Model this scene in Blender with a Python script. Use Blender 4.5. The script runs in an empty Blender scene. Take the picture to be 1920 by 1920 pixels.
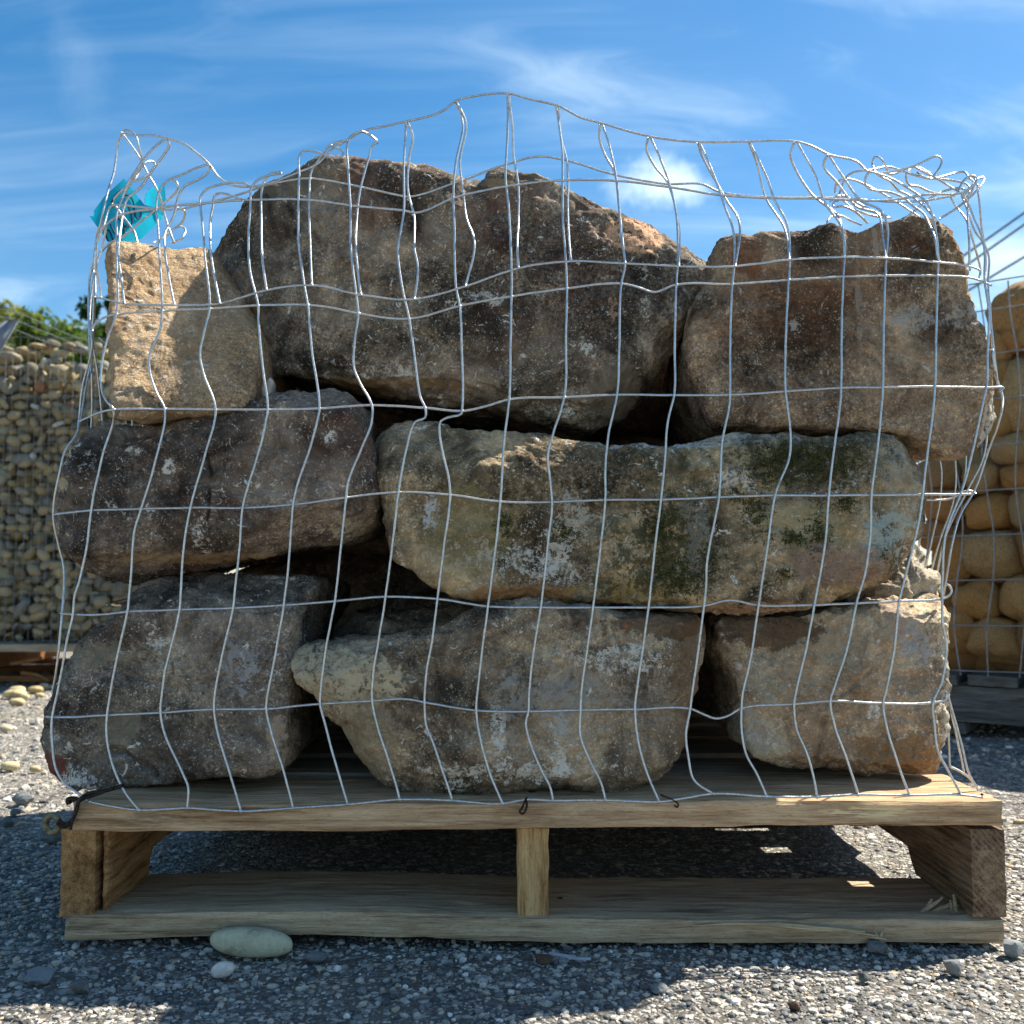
import bpy, math, random
import numpy as np
from mathutils import Vector, Matrix
from mathutils.bvhtree import BVHTree

S = bpy.context.scene
COL = S.collection
RNG = np.random.default_rng(7)
random.seed(7)

# ------------------------------------------------------------------ camera
CAM_H = 0.364
PITCH = math.radians(3.58)
FPX = 1920.0
cam_d = bpy.data.cameras.new("camera")
cam = bpy.data.objects.new("camera", cam_d)
COL.objects.link(cam)
cam.location = (0, 0, CAM_H)
cam.rotation_euler = (math.pi / 2 + PITCH, 0, 0)
cam_d.sensor_width = 36.0
cam_d.lens = 36.0
cam_d.clip_start = 0.05
cam_d.clip_end = 2000
cam_d.dof.use_dof = True
cam_d.dof.focus_distance = 1.06
cam_d.dof.aperture_fstop = 10.0
S.camera = cam

# ------------------------------------------------------------------ sun, sky, exposure
SUN = Vector((0.71, 0.335, 1.0)).normalized()
sd = bpy.data.lights.new("sun", "SUN")
sd.energy = 5.0
sd.angle = math.radians(0.53)
sd.color = (1.0, 0.93, 0.82)
sun = bpy.data.objects.new("sun", sd)
COL.objects.link(sun)
sun.rotation_euler = SUN.to_track_quat('Z', 'Y').to_euler()
sun.location = (4, 2, 8)

S.view_settings.view_transform = 'Standard'
S.view_settings.look = 'None'
S.view_settings.exposure = 1.22
S.view_settings.gamma = 1.0
S.view_settings.use_curve_mapping = False


class NT:
    """tiny node tree helper"""
    def __init__(self, nt):
        self.nt = nt
        nt.nodes.clear()

    def n(self, typ, ins=None, **props):
        nd = self.nt.nodes.new(typ)
        for k, v in props.items():
            setattr(nd, k, v)
        if ins:
            for k, v in ins.items():
                self.put(nd.inputs[k], v)
        return nd

    def put(self, sock, v):
        if isinstance(v, bpy.types.NodeSocket):
            self.nt.links.new(v, sock)
        elif isinstance(v, bpy.types.Node):
            self.nt.links.new(v.outputs[0], sock)
        else:
            if isinstance(v, (tuple, list)) and len(v) == 3 and sock.type == 'RGBA':
                v = (*v, 1)
            sock.default_value = v

    def math(self, op, a, b=0.0, c=None, clamp=False):
        nd = self.nt.nodes.new('ShaderNodeMath')
        nd.operation = op
        nd.use_clamp = clamp
        self.put(nd.inputs[0], a)
        self.put(nd.inputs[1], b)
        if c is not None:
            self.put(nd.inputs[2], c)
        return nd.outputs[0]

    def vmath(self, op, a, b=None):
        nd = self.nt.nodes.new('ShaderNodeVectorMath')
        nd.operation = op
        self.put(nd.inputs[0], a)
        if b is not None:
            self.put(nd.inputs[1], b)
        return nd.outputs['Value'] if op in ('LENGTH', 'DOT_PRODUCT', 'DISTANCE') else nd.outputs[0]

    def noise(self, vec, scale, detail=4, rough=0.55, dist=0.0):
        return self.n('ShaderNodeTexNoise', {'Vector': vec, 'Scale': scale, 'Detail': detail, 'Roughness': rough, 'Distortion': dist}).outputs[0]

    def step(self, v, lo, hi):
        nd = self.n('ShaderNodeMapRange', {'Value': v, 'From Min': lo, 'From Max': hi, 'To Min': 0.0, 'To Max': 1.0})
        nd.interpolation_type = 'SMOOTHSTEP'
        return nd.outputs[0]

    def mix(self, f, a, b, blend='MIX'):
        nd = self.nt.nodes.new('ShaderNodeMix')
        nd.data_type = 'RGBA'
        nd.blend_type = blend
        self.put(nd.inputs[0], f)
        self.put(nd.inputs[6], a)
        self.put(nd.inputs[7], b)
        return nd.outputs[2]

    def ramp(self, v, stops):
        nd = self.n('ShaderNodeValToRGB', {'Fac': v})
        el = nd.color_ramp.elements
        while len(el) < len(stops):
            el.new(0.5)
        for e, (p, c) in zip(el, stops):
            e.position = p
            e.color = (*c, 1) if len(c) == 3 else c
        return nd.outputs[0]

    def mapping(self, vec, scale=(1, 1, 1), rot=(0, 0, 0), loc=(0, 0, 0)):
        return self.n('ShaderNodeMapping', {'Vector': vec, 'Scale': scale, 'Rotation': rot, 'Location': loc}).outputs[0]


world = bpy.data.worlds.new("World")
S.world = world
world.use_nodes = True
w = NT(world.node_tree)
sky = w.n('ShaderNodeTexSky')
sky.sky_type = 'NISHITA'
sky.sun_disc = False
sky.sun_elevation = math.asin(SUN.z)
sky.sun_rotation = math.atan2(SUN.x, SUN.y)
sky.altitude = 300
sky.air_density = 1.0
sky.dust_density = 0.6
sky.ozone_density = 1.6
skyc = w.n('ShaderNodeHueSaturation', {'Color': sky.outputs[0], 'Saturation': 1.40, 'Value': 0.79, 'Hue': 0.494}).outputs[0]
tc = w.n('ShaderNodeTexCoord').outputs['Generated']
sep = w.n('ShaderNodeSeparateXYZ', {'Vector': tc})
zc = w.math('MAXIMUM', sep.outputs[2], 0.06)
px_ = w.math('DIVIDE', sep.outputs[0], w.math('ADD', zc, 0.25))
py_ = w.math('DIVIDE', sep.outputs[1], w.math('ADD', zc, 0.25))
cv = w.n('ShaderNodeCombineXYZ', {'X': px_, 'Y': py_, 'Z': 0.0}).outputs[0]
cs = w.mapping(cv, scale=(0.62, 1.9, 1), rot=(0, 0, math.radians(33)), loc=(3.1, 0.4, 0))
warp = w.noise(cs, 1.3, 3, 0.5)
wv = w.n('ShaderNodeVectorMath', {0: cs}, operation='ADD')
w.put(wv.inputs[1], w.n('ShaderNodeCombineXYZ', {'X': warp, 'Y': w.math('MULTIPLY', warp, 0.6), 'Z': 0.0}).outputs[0])
wisp = w.noise(wv.outputs[0], 2.6, 12, 0.60, 0.45)
veil = w.noise(w.mapping(cv, scale=(0.6, 0.8, 1), loc=(1.7, 5.2, 0)), 1.1, 3, 0.5)
wm = w.step(wisp, 0.46, 0.80)
vm = w.step(veil, 0.38, 0.72)
cm = w.math('MULTIPLY', wm, w.math('ADD', w.math('MULTIPLY', vm, 0.50), 0.14))
cm = w.math('ADD', cm, w.math('MULTIPLY', vm, 0.08))
lowz = w.math('SUBTRACT', 1.0, w.step(sep.outputs[2], 0.05, 0.50))
cm = w.math('ADD', cm, w.math('MULTIPLY', lowz, w.math('ADD', 0.07, w.math('MULTIPLY', w.step(wisp, 0.40, 0.62), 0.30))))


def blob(direction, rad, amt, nscale=9.0, stretch=(1, 1, 1)):
    d = Vector(direction).normalized()
    df = w.vmath('SUBTRACT', tc, tuple(d))
    df = w.n('ShaderNodeVectorMath', {0: df, 1: stretch}, operation='MULTIPLY').outputs[0]
    L = w.vmath('LENGTH', df)
    nz = w.noise(tc, nscale, 5, 0.6)
    v = w.math('ADD', w.math('DIVIDE', L, rad), w.math('MULTIPLY', w.math('SUBTRACT', nz, 0.5), 1.5))
    return w.math('MULTIPLY', w.math('SUBTRACT', 1.0, w.step(v, 0.1, 1.0)), amt)


def pdir(px, py):
    u, v = (px - 960) / FPX, (960 - py) / FPX
    return (u, math.cos(PITCH) - v * math.sin(PITCH), math.sin(PITCH) + v * math.cos(PITCH))


cm = w.math('ADD', cm, blob(pdir(1235, 345), 0.046, 0.8, 26, (0.75, 1, 1.7)))
cm = w.math('ADD', cm, blob(pdir(150, 130), 0.05, 0.07, 22, (1.6, 1, 0.8)))
cm = w.math('ADD', cm, blob(pdir(1890, 480), 0.05, 0.5, 14, (0.8, 1, 1.8)))
cm = w.math('MINIMUM', cm, 0.9)
skyf = w.mix(cm, skyc, (5.2, 6.3, 6.9))
bg = w.n('ShaderNodeBackground', {'Color': skyf, 'Strength': 0.093})
w.n('ShaderNodeOutputWorld', {'Surface': bg.outputs[0]})

# ------------------------------------------------------------------ geometry helpers
ca, sa = math.cos(PITCH), math.sin(PITCH)


def at(px, py, Y):
    """the point of the plane y = Y seen at a pixel of the 1920 px photograph"""
    u, v = (px - 960) / FPX, (960 - py) / FPX
    t = Y / (ca - v * sa)
    return np.array([u * t, Y, CAM_H + (sa + v * ca) * t])


def at_n(pts, Y):
    pts = np.asarray(pts, float)
    u, v = (pts[:, 0] - 960) / FPX, (960 - pts[:, 1]) / FPX
    t = np.asarray(Y) / (ca - v * sa)
    return np.stack([u * t, (ca - v * sa) * t, CAM_H + (sa + v * ca) * t], 1)


def ground(px, py, z=0.0):
    u, v = (px - 960) / FPX, (960 - py) / FPX
    t = (z - CAM_H) / (sa + v * ca)
    return np.array([u * t, (ca - v * sa) * t, z])


def project(P):
    d = P - np.array([0, 0, CAM_H])
    f = d[:, 1] * ca + d[:, 2] * sa
    up = -d[:, 1] * sa + d[:, 2] * ca
    return np.stack([960 + FPX * d[:, 0] / f, 960 - FPX * up / f], 1)


_perm = RNG.permutation(512)
_perm = np.concatenate([_perm, _perm])
_grad = RNG.normal(size=(512, 3))
_grad /= np.linalg.norm(_grad, axis=1)[:, None]


def perlin(P, seed=0):
    P = P + seed * 17.31
    I = np.floor(P).astype(np.int64)
    F = P - I
    W = F * F * F * (F * (F * 6 - 15) + 10)
    out = np.zeros(len(P))
    for dx in (0, 1):
        wx = W[:, 0] if dx else 1 - W[:, 0]
        hx = _perm[(I[:, 0] + dx) & 511]
        for dy in (0, 1):
            wy = W[:, 1] if dy else 1 - W[:, 1]
            hy = _perm[(hx + I[:, 1] + dy) & 511]
            for dz in (0, 1):
                wz = W[:, 2] if dz else 1 - W[:, 2]
                h = _perm[(hy + I[:, 2] + dz) & 511]
                g = _grad[h]
                out += wx * wy * wz * (g[:, 0] * (F[:, 0] - dx) + g[:, 1] * (F[:, 1] - dy) + g[:, 2] * (F[:, 2] - dz))
    return out * 1.5


def fbm(P, scale, octv, seed=0, gain=0.5):
    a, s, o = 1.0, scale, np.zeros(len(P))
    for k in range(octv):
        o += a * perlin(P * s, seed + k)
        a *= gain
        s *= 2.03
    return o


def mesh_np(name, V, F, mat=None, smooth=True):
    """V (n,3), F (m,3|4) -> mesh"""
    V = np.asarray(V, np.float32)
    F = np.asarray(F, np.int32)
    me = bpy.data.meshes.new(name)
    k = F.shape[1]
    me.vertices.add(len(V))
    me.vertices.foreach_set('co', V.ravel())
    me.loops.add(F.size)
    me.loops.foreach_set('vertex_index', F.ravel())
    me.polygons.add(len(F))
    me.polygons.foreach_set('loop_start', np.arange(0, F.size, k, dtype=np.int32))
    me.polygons.foreach_set('loop_total', np.full(len(F), k, np.int32))
    me.update(calc_edges=True)
    me.polygons.foreach_set('use_smooth', np.full(len(F), smooth))
    if mat:
        me.materials.append(mat)
    return me


def link(name, me, parent=None, loc=None, rot=None, **tags):
    o = bpy.data.objects.new(name, me)
    COL.objects.link(o)
    if parent:
        o.parent = parent
    if loc is not None:
        o.location = tuple(float(c) for c in loc)
    if rot is not None:
        o.rotation_euler = rot
    for k, v in tags.items():
        o[k] = v
    return o


def thing(name, label, cat, loc=(0, 0, 0), rot=(0, 0, 0), group=None, me=None, **kw):
    o = link(name, me, loc=loc, rot=rot)
    o['label'] = label
    o['category'] = cat
    if group:
        o['group'] = group
    for k, v in kw.items():
        o[k] = v
    return o


def catmull(pts, step, closed=False):
    P = np.asarray(pts, float)
    n = len(P)
    out = []
    rng_ = range(n if closed else n - 1)
    for i in rng_:
        if closed:
            a, b, c, d = P[(i - 1) % n], P[i], P[(i + 1) % n], P[(i + 2) % n]
        else:
            a, b, c, d = P[max(i - 1, 0)], P[i], P[i + 1], P[min(i + 2, n - 1)]
        L = np.linalg.norm(c - b)
        k = max(1, int(math.ceil(L / step)))
        # centripetal style tangents keep tight bends from overshooting
        l0 = max(np.linalg.norm(b - a), 1e-9)
        l2 = max(np.linalg.norm(d - c), 1e-9)
        m1 = (c - b) / L + (b - a) / l0 if L > 0 else 0 * b
        m2 = (c - b) / L + (d - c) / l2 if L > 0 else 0 * b
        m1 = 0.5 * m1 * L
        m2 = 0.5 * m2 * L
        t = (np.arange(k) / k)[:, None]
        out.append((2 * t**3 - 3 * t**2 + 1) * b + (t**3 - 2 * t**2 + t) * m1 + (-2 * t**3 + 3 * t**2) * c + (t**3 - t**2) * m2)
    if not closed:
        out.append(P[-1:])
    return np.concatenate(out)


def tube(P, r, sides=6):
    P = np.asarray(P, float)
    n = len(P)
    T = np.gradient(P, axis=0)
    T /= np.maximum(np.linalg.norm(T, axis=1)[:, None], 1e-12)
    N = np.zeros_like(P)
    ref = np.array([0, -1.0, 0.13])
    u = np.cross(T[0], ref)
    if np.linalg.norm(u) < 1e-3:
        u = np.cross(T[0], [1, 0, 0])
    N[0] = u / np.linalg.norm(u)
    for i in range(1, n):
        v = N[i - 1] - T[i] * np.dot(N[i - 1], T[i])
        l = np.linalg.norm(v)
        N[i] = v / l if l > 1e-6 else N[i - 1]
    B = np.cross(T, N)
    r = np.broadcast_to(np.asarray(r, float), (n,))
    a = np.arange(sides) / sides * 2 * math.pi
    V = P[:, None, :] + r[:, None, None] * (np.cos(a)[None, :, None] * N[:, None, :] + np.sin(a)[None, :, None] * B[:, None, :])
    V = V.reshape(-1, 3)
    i = np.arange(n - 1)[:, None] * sides
    j = np.arange(sides)[None, :]
    j2 = (j + 1) % sides
    F = np.stack([i + j, i + j2, i + sides + j2, i + sides + j], -1).reshape(-1, 4)
    V = np.concatenate([V, P[:1], P[-1:]])
    c0, c1 = len(V) - 2, len(V) - 1
    cap = [[c0, (k + 1) % sides, k, c0] for k in range(sides)]
    base = (n - 1) * sides
    cap = [[(k + 1) % sides, k, c0, c0] for k in range(0)]
    F = np.concatenate([F, np.array([[0, 1, 2, 3], [0, 3, 4, 5], [base + 3, base + 2, base + 1, base], [base + 5, base + 4, base + 3, base]])]) if sides == 6 else F
    V = V[:-2]
    return V, F


def join(parts):
    Vs, Fs, o = [], [], 0
    for V, F in parts:
        Vs.append(V)
        Fs.append(np.asarray(F) + o)
        o += len(V)
    return np.concatenate(Vs), np.concatenate(Fs)


def vnormals(V, F):
    tri = F if F.shape[1] == 3 else np.concatenate([F[:, [0, 1, 2]], F[:, [0, 2, 3]]])
    n = np.cross(V[tri[:, 1]] - V[tri[:, 0]], V[tri[:, 2]] - V[tri[:, 0]])
    N = np.zeros_like(V)
    for k in range(3):
        for c in range(3):
            N[:, c] += np.bincount(tri[:, k], n[:, c], len(V))
    return N / np.maximum(np.linalg.norm(N, axis=1)[:, None], 1e-15)


def ico(sub):
    import bmesh
    bm = bmesh.new()
    bmesh.ops.create_icosphere(bm, subdivisions=sub, radius=1.0)
    V = np.array([v.co[:] for v in bm.verts])
    F = np.array([[v.index for v in f.verts] for f in bm.faces])
    bm.free()
    return V, F


ICO1, ICO2, ICO3, ICO4 = ico(1), ico(2), ico(3), ico(4)

# ------------------------------------------------------------------ materials


def new_mat(name):
    m = bpy.data.materials.new(name)
    m.use_nodes = True
    return m, NT(m.node_tree)


def finish(t, color, rough, height=None, dist=0.002, strength=1.0, metallic=0.0, spec=0.3, extra=None):
    b = t.n('ShaderNodeBsdfPrincipled', {'Base Color': color, 'Roughness': rough, 'Metallic': metallic, 'Specular IOR Level': spec})
    if extra:
        for k, v in extra.items():
            t.put(b.inputs[k], v)
    if height is not None:
        t.put(b.inputs['Normal'], t.n('ShaderNodeBump', {'Height': height, 'Distance': dist, 'Strength': strength}).outputs[0])
    t.n('ShaderNodeOutputMaterial', {'Surface': b.outputs[0]})
    return b


ALB = 2.45


def rock_mat(name, dark, base, light, lichen=0.5, moss=0.0, stain=(0.20, 0.09, 0.035), stain_amt=0.35,
             black=0.5, seed=0.0, patches=(), origin=(0, 0, 0), contrast=1.0, bumpd=0.004, strata=None, lichen_col=(0.84, 0.77, 0.67)):
    m, t = new_mat(name)
    if base[0] < 0.3:
        warm = lambda c, k: (min(0.9, c[0] * k * 0.99), min(0.9, c[1] * k * 0.965), min(0.9, c[2] * k * 0.90))
        dark, base, light, stain = warm(dark, ALB * 0.9), warm(base, ALB), warm(light, ALB * 0.95), warm(stain, 1.5)
    tc = t.n('ShaderNodeTexCoord').outputs['Object']
    P = t.n('ShaderNodeVectorMath', {0: tc, 1: (seed * 3.7, seed * 1.3, seed * 2.1)}, operation='ADD').outputs[0]
    big = t.noise(P, 7.0, 7, 0.62, 0.4)
    mid = t.noise(P, 38.0, 7, 0.66)
    fine = t.noise(P, 230.0, 5, 0.72)
    vfine = t.noise(P, 700.0, 3, 0.7)
    v = t.math('ADD', t.math('MULTIPLY', big, 0.55), t.math('ADD', t.math('MULTIPLY', mid, 0.30), t.math('MULTIPLY', fine, 0.28)))
    c = t.ramp(t.math('MULTIPLY_ADD', t.math('SUBTRACT', v, 0.565), 1.9 * contrast, 0.5),
               [(0.0, dark), (0.36, tuple(0.5 * (a + b) for a, b in zip(dark, base))), (0.55, base), (1.0, light)])
    # grain by grain mottling
    gm = t.math('ADD', t.math('MULTIPLY', t.noise(P, 165.0, 6, 0.75), 0.62), t.math('MULTIPLY', t.noise(P, 420.0, 4, 0.7), 0.38))
    c = t.mix(t.math('ADD', t.math('MULTIPLY', t.step(t.noise(P, 8.0, 4, 0.6), 0.42, 0.60), 0.65), 0.3), c, t.ramp(gm, [(0.40, (0.34, 0.33, 0.32)), (0.47, (0.74, 0.73, 0.72)), (0.53, (1.0, 0.99, 0.97)), (0.63, (1.75, 1.68, 1.55))]), 'MULTIPLY')
    bl = t.noise(P, 13.0, 9, 0.70, 0.5)
    c = t.mix(1.0 if base[0] < 0.45 else 0.42, c, t.ramp(bl, [(0.37, (0.20, 0.19, 0.19)), (0.46, (0.62, 0.60, 0.59)), (0.54, (1.08, 1.06, 1.03)), (0.66, (1.75, 1.68, 1.55))]), 'MULTIPLY')
    # warm iron stains
    st = t.step(t.noise(P, 5.2, 5, 0.6, 0.8), 0.52, 0.70)
    c = t.mix(t.math('MULTIPLY', st, stain_amt), c, stain)
    # near black crust in mottled clusters
    bm1 = t.step(t.noise(P, 4.4, 4, 0.6), 0.60 - 0.22 * black, 0.78 - 0.18 * black)
    bk = t.math('MULTIPLY', bm1, t.step(fine, 0.46, 0.60))
    bk = t.math('MAXIMUM', bk, t.math('MULTIPLY', t.step(vfine, 0.62, 0.74), 0.45))
    c = t.mix(t.math('MULTIPLY', bk, 0.72), c, (0.022, 0.019, 0.018))
    # pale mineral grains
    gr = t.math('MULTIPLY', t.step(t.noise(P, 420.0, 3, 0.6), 0.58, 0.68), t.step(mid, 0.38, 0.58))
    c = t.mix(t.math('MULTIPLY', gr, 0.5), c, tuple(min(1, x * 1.9 + 0.02) for x in light))
    if moss > 0:
        mm = t.math('MULTIPLY', t.step(t.noise(P, 6.1, 4, 0.6, 0.5), 0.50, 0.62), t.step(t.noise(P, 90, 4, 0.7), 0.40, 0.60))
        c = t.mix(t.math('MULTIPLY', mm, moss), c, (0.055, 0.060, 0.020))
    # lichen crust
    lm = t.step(t.noise(P, 10.5, 5, 0.65, 0.6), 0.56, 0.70)
    lf = t.step(t.noise(P, 105.0, 6, 0.72), 0.53, 0.60)
    lich = t.math('MULTIPLY', lm, lf)
    lone = t.math('MULTIPLY', t.step(t.noise(P, 70.0, 6, 0.75, 0.8), 0.615, 0.635), 1.0)
    lone = t.math('MAXIMUM', lone, t.math('MULTIPLY', t.step(t.noise(P, 170.0, 4, 0.7, 0.5), 0.645, 0.67), t.step(bl, 0.45, 0.6)))
    lich = t.math('MAXIMUM', lich, lone)
    c = t.mix(t.math('MULTIPLY', lich, min(1.0, lichen * 1.8)), c, lichen_col)
    for (cen, rad, col, amt, edge) in patches:
        cl = tuple(float(a - b) for a, b in zip(cen, origin))
        d = t.vmath('SUBTRACT', tc, cl)
        d = t.n('ShaderNodeVectorMath', {0: d, 1: rad}, operation='DIVIDE').outputs[0]
        L = t.vmath('LENGTH', d)
        nz = t.math('ADD', t.math('MULTIPLY', t.noise(P, 30.0, 5, 0.7), 0.62), t.math('MULTIPLY', t.noise(P, 130.0, 5, 0.75), 0.38))
        L = t.math('ADD', L, t.math('MULTIPLY', t.math('SUBTRACT', nz, 0.5), edge * 2.2 + 0.3))
        msk = t.math('SUBTRACT', 1.0, t.step(L, 0.82, 1.02))
        if col[0] > 0.55:
            msk = t.math('MULTIPLY', msk, t.step(t.noise(P, 150.0, 6, 0.75), 0.43, 0.49))
        if edge >= 3.0 or (col[0] > 0.40 and edge > 1.3):
            msk = t.math('MULTIPLY', msk, t.step(t.noise(P, 62.0, 7, 0.75, 0.6), 0.455, 0.51))
            msk = t.math('MAXIMUM', msk, t.math('MULTIPLY', t.math('MULTIPLY', t.math('SUBTRACT', 1.0, t.step(L, 0.8, 1.3)), t.step(t.noise(P, 230.0, 5, 0.75), 0.53, 0.57)), 0.8))
        tone = t.mix(t.math('MULTIPLY', fine, 0.9), tuple(x * 0.72 for x in col), tuple(min(1, x * 1.25) for x in col))
        c = t.mix(t.math('MULTIPLY', msk, amt), c, tone)
    h = t.math('ADD', t.math('MULTIPLY', mid, 0.9), t.math('ADD', t.math('MULTIPLY', fine, 0.55), t.math('MULTIPLY', vfine, 0.16)))
    if strata:
        sn = t.noise(t.mapping(P, scale=strata[0], rot=strata[1]), 30.0, 5, 0.6)
        h = t.math('ADD', h, t.math('MULTIPLY', sn, 0.9))
    h = t.math('SUBTRACT', h, t.math('MULTIPLY', bk, 0.25))
    h = t.math('ADD', h, t.math('MULTIPLY', lich, 0.12))
    finish(t, c, 0.9, h, bumpd * 1.4, 1.0, spec=0.15)
    return m


def wood_mat(name, axis, c0, c1, c2, dirt=0.5, seed=0.0, saw=0.0, knots=()):
    m, t = new_mat(name)
    tc = t.n('ShaderNodeTexCoord').outputs['Object']
    tcs = t.n('ShaderNodeVectorMath', {0: tc, 1: (seed, seed * 2.3, seed * 0.7)}, operation='ADD').outputs[0]
    sc = [1.0, 1.0, 1.0]
    sc[axis] = 0.055
    g = t.mapping(tcs, scale=tuple(sc))
    grain = t.noise(g, 150.0, 6, 0.62, 0.5)
    fib = t.noise(g, 620.0, 4, 0.65)
    sc2 = [1.0, 1.0, 1.0]
    sc2[axis] = 0.18
    figure = t.noise(t.mapping(tcs, scale=tuple(sc2)), 28.0, 5, 0.55, 1.2)
    broad = t.noise(tcs, 9.0, 4, 0.6)
    v = t.math('ADD', t.math('MULTIPLY', grain, 0.5), t.math('ADD', t.math('MULTIPLY', figure, 0.35), t.math('MULTIPLY', fib, 0.35)))
    c = t.ramp(t.math('MULTIPLY_ADD', t.math('SUBTRACT', v, 0.60), 3.2, 0.5), [(0.08, c0), (0.5, c1), (0.95, c2)])
    c = t.mix(t.math('MULTIPLY', t.step(broad, 0.45, 0.75), 0.35), c, tuple(x * 0.62 for x in c1))
    speck = t.math('MULTIPLY', t.step(t.noise(tcs, 210.0, 4, 0.7), 0.62, 0.72), t.step(broad, 0.35, 0.6))
    c = t.mix(t.math('MULTIPLY', speck, 0.6 * dirt), c, (0.03, 0.022, 0.016))
    blot = t.step(t.noise(t.mapping(tcs, scale=tuple(sc2), loc=(5, 3, 1)), 26.0, 6, 0.7), 0.62, 0.70)
    c = t.mix(t.math('MULTIPLY', blot, dirt * 0.85), c, (0.035, 0.026, 0.018))
    pores = t.math('MULTIPLY', t.step(t.noise(t.mapping(tcs, scale=tuple(sc2)), 900.0, 3, 0.6), 0.56, 0.66), 0.45)
    c = t.mix(pores, c, c0)
    h = t.math('ADD', grain, t.math('MULTIPLY', fib, 0.8))
    if saw > 0:
        wv = t.n('ShaderNodeTexWave', {'Vector': t.mapping(tcs, rot=(0, math.radians(-48), 0)), 'Scale': 70.0, 'Distortion': 1.5, 'Detail': 2.0, 'Detail Scale': 2.0})
        wv.bands_direction = 'Z'
        h = t.math('ADD', h, t.math('MULTIPLY', wv.outputs['Fac'], saw))
        c = t.mix(t.math('MULTIPLY', t.step(wv.outputs['Fac'], 0.72, 0.98), 0.35 * saw), c, c2)
    for (cen, rad, col) in knots:
        d = t.vmath('SUBTRACT', tc, cen)
        d = t.n('ShaderNodeVectorMath', {0: d, 1: rad}, operation='DIVIDE').outputs[0]
        L = t.math('ADD', t.vmath('LENGTH', d), t.math('MULTIPLY', t.math('SUBTRACT', t.noise(g, 120, 4, 0.6), 0.5), 1.4))
        msk = t.math('MULTIPLY', t.math('SUBTRACT', 1.0, t.step(L, 0.7, 1.1)), t.step(t.math('ADD', t.math('MULTIPLY', grain, 0.5), t.math('MULTIPLY', fib, 0.5)), 0.47, 0.52))
        c = t.mix(msk, c, t.mix(fib, tuple(x * .7 for x in col), col))
    finish(t, c, 0.82, h, 0.0016, 0.9, spec=0.2)
    return m


# galvanised wire
m_wire, t = new_mat("galvanised_wire")
tcw = t.n('ShaderNodeTexCoord').outputs['Object']
n1 = t.noise(tcw, 260, 4, 0.6)
cw = t.ramp(n1, [(0.3, (0.42, 0.43, 0.43)), (0.65, (0.66, 0.67, 0.66))])
rust = t.step(t.noise(tcw, 34, 5, 0.7), 0.66, 0.72)
cw = t.mix(t.math('MULTIPLY', rust, 0.55), cw, (0.28, 0.22, 0.16))
finish(t, cw, 0.36, n1, 0.0005, 1.0, metallic=0.8, spec=0.5)
m_wirefar, t = new_mat("dull_wire")
tcw = t.n('ShaderNodeTexCoord').outputs['Object']
cw = t.ramp(t.noise(tcw, 60, 3, 0.6), [(0.3, (0.20, 0.205, 0.20)), (0.7, (0.32, 0.325, 0.32))])
finish(t, cw, 0.5, None, metallic=0.4, spec=0.4)
m_tie, t = new_mat("black_tie_wire")
finish(t, t.ramp(t.noise(t.n('ShaderNodeTexCoord').outputs['Object'], 300, 3), [(0.4, (0.014, 0.012, 0.011)), (0.7, (0.06, 0.04, 0.03))]), 0.6, None, metallic=0.5)

# gravel covered ground
m_ground, t = new_mat("crushed_stone_ground")
geo = t.n('ShaderNodeNewGeometry').outputs['Position']
flat = t.n('ShaderNodeVectorMath', {0: geo, 1: (1, 1, 0)}, operation='MULTIPLY').outputs[0]
wr = t.n('ShaderNodeVectorMath', {0: flat, 1: t.n('ShaderNodeVectorMath', {0: t.n('ShaderNodeTexNoise', {'Vector': flat, 'Scale': 90.0, 'Detail': 2.0}).outputs['Color'], 1: (0.006, 0.006, 0)}, operation='MULTIPLY').outputs[0]}, operation='ADD').outputs[0]


def cells(scale):
    v1 = t.n('ShaderNodeTexVoronoi', {'Vector': wr, 'Scale': scale, 'Randomness': 1.0}, feature='F1')
    v2 = t.n('ShaderNodeTexVoronoi', {'Vector': wr, 'Scale': scale, 'Randomness': 1.0}, feature='DISTANCE_TO_EDGE')
    r = t.n('ShaderNodeSeparateColor', {'Color': v1.outputs['Color']})
    return r.outputs[0], r.outputs[1], v2.outputs['Distance']


ra, rb, ea = cells(170.0)
rc, rd, ec = cells(85.0)
chip = [(0.0, (0.08, 0.08, 0.078)), (0.25, (0.22, 0.21, 0.20)), (0.5, (0.42, 0.39, 0.34)), (0.8, (0.62, 0.57, 0.49)), (1.0, (0.85, 0.80, 0.70))]
cA = t.ramp(ra, chip)
cC = t.ramp(rc, chip)
mA = t.step(ea, 0.04, 0.16)
mC = t.math('MULTIPLY', t.step(ec, 0.05, 0.15), t.step(rd, 0.62, 0.66))
matrix = t.ramp(t.noise(flat, 420, 4, 0.7), [(0.35, (0.05, 0.047, 0.042)), (0.7, (0.20, 0.185, 0.155))])
patch = t.step(t.noise(flat, 2.3, 6, 0.6, 0.6), 0.40, 0.62)
cg = t.mix(t.math('MULTIPLY', mA, t.math('ADD', t.math('MULTIPLY', t.step(rb, 0.2, 0.35), 0.8), 0.1)), matrix, cA)
cg = t.mix(mC, cg, cC)
cg = t.mix(t.math('MULTIPLY', patch, 0.22), cg, (0.30, 0.275, 0.22))
farv = t.step(t.vmath('LENGTH', flat), 1.9, 4.0)
greenish = t.math('MULTIPLY', t.step(t.noise(t.mapping(flat, scale=(0.6, 3, 1)), 3.0, 4, 0.6), 0.5, 0.62), 0.35)
cg = t.mix(t.math('MULTIPLY', greenish, farv), cg, (0.13, 0.13, 0.06))
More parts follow.
